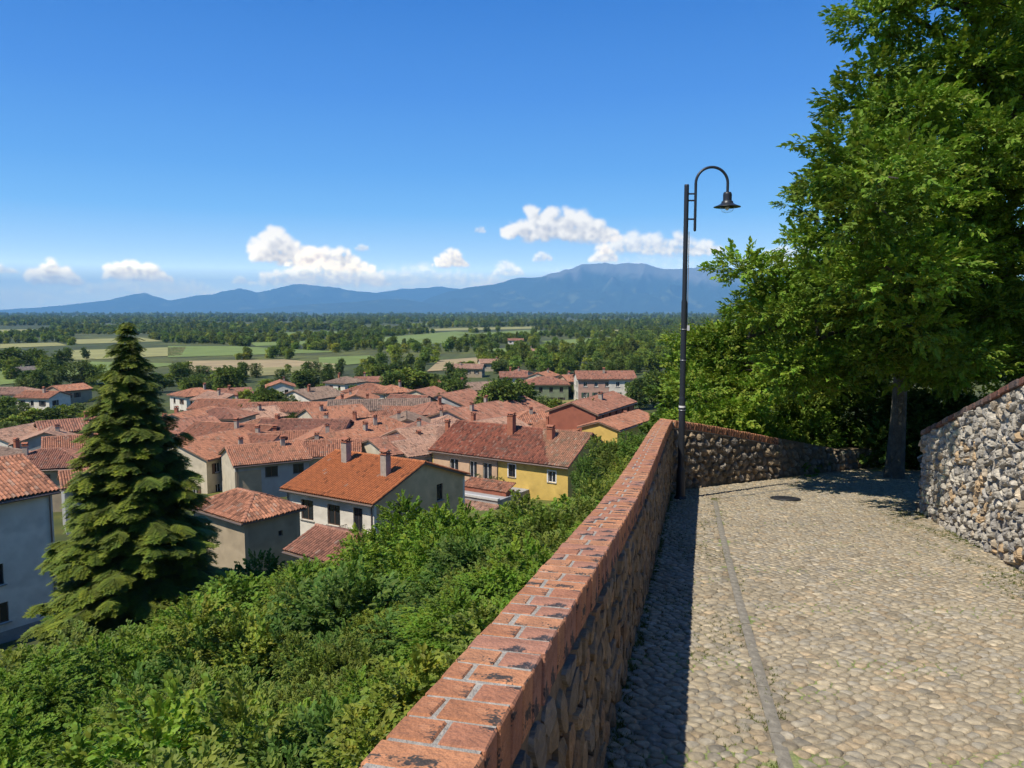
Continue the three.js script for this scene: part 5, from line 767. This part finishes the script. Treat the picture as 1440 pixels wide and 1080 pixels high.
treeBush(706, 722, 46, 4.5, 3.4, 1, 'green bush climbing the lean-to roof');
treeBush(800, 700, 40, 4.5, 4.0, 5, 'bright bush on the slope below the yellow house');
treeBush(836, 612, 70, 4.3, 6.4, 3, 'tall ivy covered shrub at the corner of the yellow house');
treeBush(470, 772, 38, 5, 3.2, 4, 'pale bush in front of the shed roof');
treeBush(285, 846, 16, 3.6, 3.2, 3, 'rounded dark shrub mound on the open hillside');
treeBush(170, 892, 17, 3.6, 2.6, 1, 'green shrub mound downhill of the dark one');
treeBush(60, 930, 15, 3.0, 1.8, 5, 'bright low mound at the hillside edge');
treeBush(430, 822, 21, 4.2, 3.4, 2, 'yellow green mound in mid slope');
treeBush(560, 776, 26, 4.6, 4.0, 5, 'fresh green mound in mid slope');
treeBush(655, 776, 23, 3.4, 3.4, 3, 'dark mound uphill of the fresh green one');
treeBush(735, 748, 27, 3.8, 3.4, 2, 'yellowish mound between parapet and terrace');
treeBush(880, 640, 34, 3.2, 2.6, 2, 'flowering pale shrub close under the parapet');
treeBush(870, 612, 60, 5, 3, 4, 'grey green shrub beside the yellow low house');
treeBush(905, 600, 45, 3.5, 2.6, 1, 'green shrub beside the parapet end');

// ---------------------------------------------------------------- the conifer
{
  const D = 35, [a] = ray(198, 890), x = a * D, base = groundY(x, D), topY = ray(197, 452)[1] * D, H = topY - base, r = mulberry(909);
  const g = thing('conifer_tree', 'tall shaggy dark green conifer in front of the village', 'conifer', [x, base, -D]);
  mesh('trunk', limb([0, -0.5, 0], [0, H - 0.4, 0], 0.3, 0.02, { seg: 10, side: 8 }), barkMat, g);
  const mb = new MB(), nr = mulberry(910);                                   // one spray: a drooping twig with side twigs full of needles
  const needle = (o, dir, l, w, c) => { const s = unit(dir[2], 0.1, -dir[0]); mb.tri([o[0] - s[0] * w, o[1], o[2] - s[2] * w], [o[0] + s[0] * w, o[1], o[2] + s[2] * w], [o[0] + dir[0] * l, o[1] + dir[1] * l, o[2] + dir[2] * l], c); };
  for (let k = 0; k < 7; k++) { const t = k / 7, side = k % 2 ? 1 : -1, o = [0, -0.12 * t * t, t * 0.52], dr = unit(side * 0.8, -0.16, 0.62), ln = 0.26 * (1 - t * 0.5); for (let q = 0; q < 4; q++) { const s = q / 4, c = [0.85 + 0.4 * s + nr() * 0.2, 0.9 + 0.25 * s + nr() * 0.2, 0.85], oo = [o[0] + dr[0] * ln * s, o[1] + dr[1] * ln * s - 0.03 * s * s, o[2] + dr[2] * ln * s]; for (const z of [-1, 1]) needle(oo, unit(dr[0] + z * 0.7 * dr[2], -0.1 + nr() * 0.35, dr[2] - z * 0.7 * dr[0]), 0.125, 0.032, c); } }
  for (let q = 0; q < 10; q++) for (const z of [-1, 1]) needle([0, -0.12 * (q / 10) ** 2, q * 0.056], unit(z * 0.7, 0.25, 0.7), 0.13, 0.03, [1, 1, 0.9]);
  const spray = mb.geo(), pl = [], tiers = 54, bm = [];
  const X = new THREE.Vector3(), Y = new THREE.Vector3(), Z = new THREE.Vector3();
  for (let k = 0; k < tiers; k++) {
    const f = (k + r() * 0.7) / tiers, y = lerp(0.7, H - 0.05, f), R = (4.4 * Math.pow(1 - f, 0.95) + 0.06), nb = Math.round(lerp(17, 6, f));
    for (let b = 0; b < nb; b++) {
      const an = (b + r() * 0.8) / nb * 6.283 + k * 1.1, len = R * (0.5 + 0.68 * r() * (0.7 + 0.5 * nz(an * 0.8, y * 0.35, 1.1) + 0.3)), dx = Math.cos(an), dz = Math.sin(an), rise = lerp(-0.10, 0.5, f) + (r() - 0.5) * 0.6, at = s => [dx * len * s, y + rise * len * s - 0.20 * len * s * s + 0.05 * len * s ** 4, dz * len * s];
      bm.push(limb(at(0), at(0.95), 0.035 * (1 - f) + 0.012, 0.006, { side: 4, seg: 3, bend: [0, 0.06 * len, 0] }));
      const n = Math.max(3, Math.round(len / 0.16));
      for (let q = 0; q < n; q++) { const s = 0.22 + 0.8 * (q + r()) / n, p = at(s); for (const sd of [-1, 0, 1]) { if (sd === 0 && r() < 0.35) continue; const tw = sd * (0.5 + 0.5 * r()), cx = dx * Math.cos(tw) - dz * Math.sin(tw), cz = dx * Math.sin(tw) + dz * Math.cos(tw); Z.set(cx, -0.28 + (r() - 0.5) * 0.4, cz).normalize(); Y.set((r() - 0.5) * 0.5, 1, (r() - 0.5) * 0.5); X.crossVectors(Y, Z).normalize(); Y.crossVectors(Z, X); pl.push({ p: [p[0] + (r() - 0.5) * 0.12, p[1] + (r() - 0.5) * 0.14, p[2] + (r() - 0.5) * 0.12], X: X.toArray(), Y: Y.toArray(), Z: Z.toArray(), s: (0.85 + r() * 0.7) * (0.55 + 0.45 * smooth(1.0, 0.7, f)), e: s }); } }
    }
  }
  mesh('branches', mergeGeometries(bm), barkMat, g);
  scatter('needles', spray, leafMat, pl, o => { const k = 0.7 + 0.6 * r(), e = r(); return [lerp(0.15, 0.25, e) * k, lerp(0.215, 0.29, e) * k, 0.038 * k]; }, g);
}

// ---------------------------------------------------------------- the great trees by the path
function bigTree(name, label, base, lobes, o) {
  const r = mulberry(o.seed), g = thing(name, label, 'tree', base), cl = [], lim = [];
  const top = o.trunkTop; lim.push(limb([0, -0.6, 0], top, o.r, o.r * 0.45, { seg: 22, side: 14, bend: o.bend ?? [0.1, 0, 0.05], flare: 0.5 }));
  mesh('trunk', mergeGeometries(lim), o.bark ?? barkMat, g);
  const bl = [];
  for (const L of lobes) {
    const c = [L[0] - base[0], L[1] - base[1], -L[2] - base[2]], s = clamp(0.35 + r() * 0.5), st = [top[0] * s, top[1] * (0.35 + 0.6 * s), top[2] * s]; bl.push(limb(st, c, o.r * 0.42, 0.03, { seg: 7, side: 7, bend: [(r() - 0.5) * 0.4, 0.35, (r() - 0.5) * 0.4] }));
    const n = Math.round((L[6] ?? 1) * (o.dens ?? 9) * Math.pow(L[3] * L[4] * L[5], 0.667));
    for (let i = 0; i < n; i++) { const a = r() * 6.283, cz = r() * 2 - 1, q = Math.sqrt(1 - cz * cz), k = Math.pow(0.12 + 0.88 * r(), 0.42) * (1 + 0.18 * nz(a * 1.3, cz * 2, L[0])), p = [c[0] + Math.cos(a) * q * L[3] * k, c[1] + cz * L[4] * k, c[2] + Math.sin(a) * q * L[5] * k], s2 = (o.clump ?? 0.5) * (0.65 + r() * 0.7); cl.push([p[0], p[1], p[2], s2, s2 * 0.55, s2, s2 / 0.5]); if (r() < 0.3) bl.push(limb([lerp(c[0], p[0], 0.1), lerp(c[1], p[1], 0.1), lerp(c[2], p[2], 0.1)], p, 0.03, 0.006, { seg: 3, side: 5, bend: [0, 0.1, 0] })); }
  }
  mesh('branches', mergeGeometries(bl), o.bark ?? barkMat, g);
  const tint = cl.map(() => 0.8 + 0.4 * r()), geo = sprig(r, 12, o.leaf ?? 0.082, (o.leaf ?? 0.082) * 0.72, 0.22, leafTone), C = o.col;
  scatter('crown', geo, leafMat, clumpSprigs(r, cl, o.per ?? 72, 0.5), q => { const k = tint[q.c] * (0.8 + 0.4 * r()), y = 0.88 + 0.3 * r(); return [C[0] * k * y, C[1] * k, C[2] * k]; }, g);
  return g;
}
const limeBark = std({ color: rgb(0.2, 0.17, 0.13), map: rep(grainTex, 2, 4), bumpMap: rep(grainBump, 4, 6), bumpScale: 0.03, roughness: 0.95 });
bigTree('broadleaf_tree', 'big spreading green tree with grey trunk where the path bends', [7.9, pathY(7.9, 15.8), -15.8], [[7.6, 1.2, 14.6, 2.6, 2.0, 2.8], [5.1, 0.5, 11.2, 1.15, 1.2, 1.3], [4.9, 0.7, 14.0, 0.95, 0.9, 1.0], [4.5, -0.5, 14.8, 0.8, 0.7, 0.9], [5.7, 0.8, 10.9, 0.8, 0.6, 0.8], [5.0, -0.45, 12.6, 1.0, 0.95, 1.3], [8.6, 3.2, 14.2, 2.4, 1.8, 2.6], [5.7, 2.05, 11.6, 1.3, 1.0, 1.4], [9.6, 0.8, 14, 2.2, 2.2, 2.6], [7.4, -0.6, 14.0, 2.0, 1.0, 1.8], [4.3, 1.35, 9.5, 0.62, 0.5, 0.7], [4.8, 2.0, 10.2, 0.7, 0.5, 0.7], [4.65, 0.55, 9.9, 0.5, 0.4, 0.6], [6.4, -0.3, 12.2, 1.3, 0.9, 1.3], [10.5, 3.5, 15.5, 2.5, 2.4, 2.5]], { seed: 71, r: 0.2, trunkTop: [-0.05, 4.4, 0.1], bend: [0.06, 0, 0], col: [0.205, 0.332, 0.0317], bark: limeBark, dens: 7 });
bigTree('broadleaf_tree', 'tall tree with dark trunk behind the rubble wall', [8.6, fromTU(11, 5)[0] * 0 - 1.6, -12.6], [[8.4, 5.6, 12.4, 2.4, 1.7, 2.2], [6.6, 4.4, 11.8, 1.1, 0.8, 1.0, 1.5], [8.2, 3.6, 11.9, 1.6, 1.3, 1.4], [7.0, 3.6, 12.2, 1.0, 0.8, 1.0], [9.6, 2.6, 12.2, 1.6, 1.5, 1.6], [5.75, 4.5, 12, 0.62, 0.45, 0.7, 2], [5.7, 3.15, 12, 0.7, 0.5, 0.7, 1.7], [9.4, 0.4, 12.6, 1.5, 1.0, 1.2]], { seed: 72, r: 0.24, trunkTop: [0.0, 5.6, 0.1], col: [0.221, 0.341, 0.0343], dens: 5.5 });
bigTree('broadleaf_tree', 'leafy tree standing on the slope behind the end wall', [6.2, groundY(6.2, 20), -20], [[6.0, -1.4, 19, 1.9, 1.6, 1.8], [4.6, -2.2, 17.8, 1.1, 1.2, 1.3], [7.4, -0.6, 19.5, 1.9, 1.7, 1.8], [5.3, -3.4, 17.6, 1.4, 1.0, 1.2]], { seed: 73, r: 0.16, trunkTop: [0, 3.6, 0.3], col: [0.205, 0.325, 0.0343], dens: 9 });
bigTree('broadleaf_tree', 'shaded tree behind the low wall', [9.4, groundY(9.4, 20.5), -20.5], [[9.2, -1.2, 19.4, 2.2, 2.0, 1.9], [10.8, 0.4, 20, 2.4, 2.6, 2.0], [8.4, -3.0, 19.0, 1.7, 1.1, 1.4], [12.5, -1.8, 19, 2.2, 2.2, 2]], { seed: 74, r: 0.18, trunkTop: [0, 4, 0.3], col: [0.142, 0.246, 0.029], dens: 8 });
bigTree('broadleaf_tree', 'round green tree rising beyond the lamp post', [10, groundY(10, 40), -40], [[9.6, -4.6, 38, 2.3, 2.2, 2.2], [8.6, -6.4, 37, 2.2, 2.4, 2.2], [11.4, -3.6, 39, 2.4, 2.2, 2.2], [11.2, -6.2, 37.5, 2.2, 2.2, 2.2], [7.8, -7.6, 36, 1.8, 1.6, 1.6]], { seed: 75, r: 0.2, trunkTop: [0, 6, 0.3], col: [0.149, 0.246, 0.0317], dens: 6, clump: 0.7, leaf: 0.17, per: 40 });
// dense growth right behind the end wall and under the trees
for (const [x, d, s, sy, k] of [[4.0, 15.6, 1.0, 1.3, 1], [5.0, 16.7, 1.2, 1.5, 5], [5.9, 17.4, 1.1, 1.5, 4], [6.9, 18.4, 1.3, 1.7, 1], [8.0, 19.2, 1.3, 1.7, 3], [3.2, 15.2, 0.9, 1.1, 0], [9.3, 18.6, 1.3, 1.5, 3], [10.4, 18.8, 1.4, 1.7, 3], [11.6, 17.8, 1.5, 1.7, 3], [12.6, 16.4, 1.5, 1.9, 3], [4.4, 17.4, 1.3, 1.6, 3], [12.4, 14.4, 1.3, 1.6, 3], [10.8, 16.9, 0.9, 1.0, 3]]) { const b = bush(k, x, d, s, sy, null, 'shrubs crowding behind the end wall'); b.userData.label = ['', '', '', 'dark shrub in the shade behind the low wall', 'pale leaved shrub behind the end wall', ''][k] || 'green shrub growing up behind the end wall'; if (outside(x, d) <= 0) b.position.y = pathY(x, d) - 0.1; else b.position.y = Math.max(b.position.y, pathY(x, d) - 0.9); }

// bare earth track and rough grass beside the white house
{
  const c = [[-60, 893], [70, 862], [125, 868], [-60, 918]].map(q => meet(...q)), g = gridGeo(12, 6, (u, v) => { const x = lerp(lerp(c[0][0], c[1][0], u), lerp(c[3][0], c[2][0], u), v), d = lerp(lerp(c[0][1], c[1][1], u), lerp(c[3][1], c[2][1], u), v); return [x, groundY(x, d) + 0.08, -d]; }, null, p => [p[0] / 4, p[2] / 4]);
  const m = structure(mesh('track', g, std({ color: rgb(0.42, 0.36, 0.27), map: grainTex, roughness: 1 }), scene)); m.userData.label = 'bare earth track beside the tall white house'; m.userData.category = 'track';
}
treeBush(120, 838, 44, 3.6, 1.8, 5, 'low bright bush at the foot of the tall white house');
treeBush(185, 850, 37, 3.4, 1.9, 1, 'green bush between the white house and the conifer');

renderer.render(scene, camera);
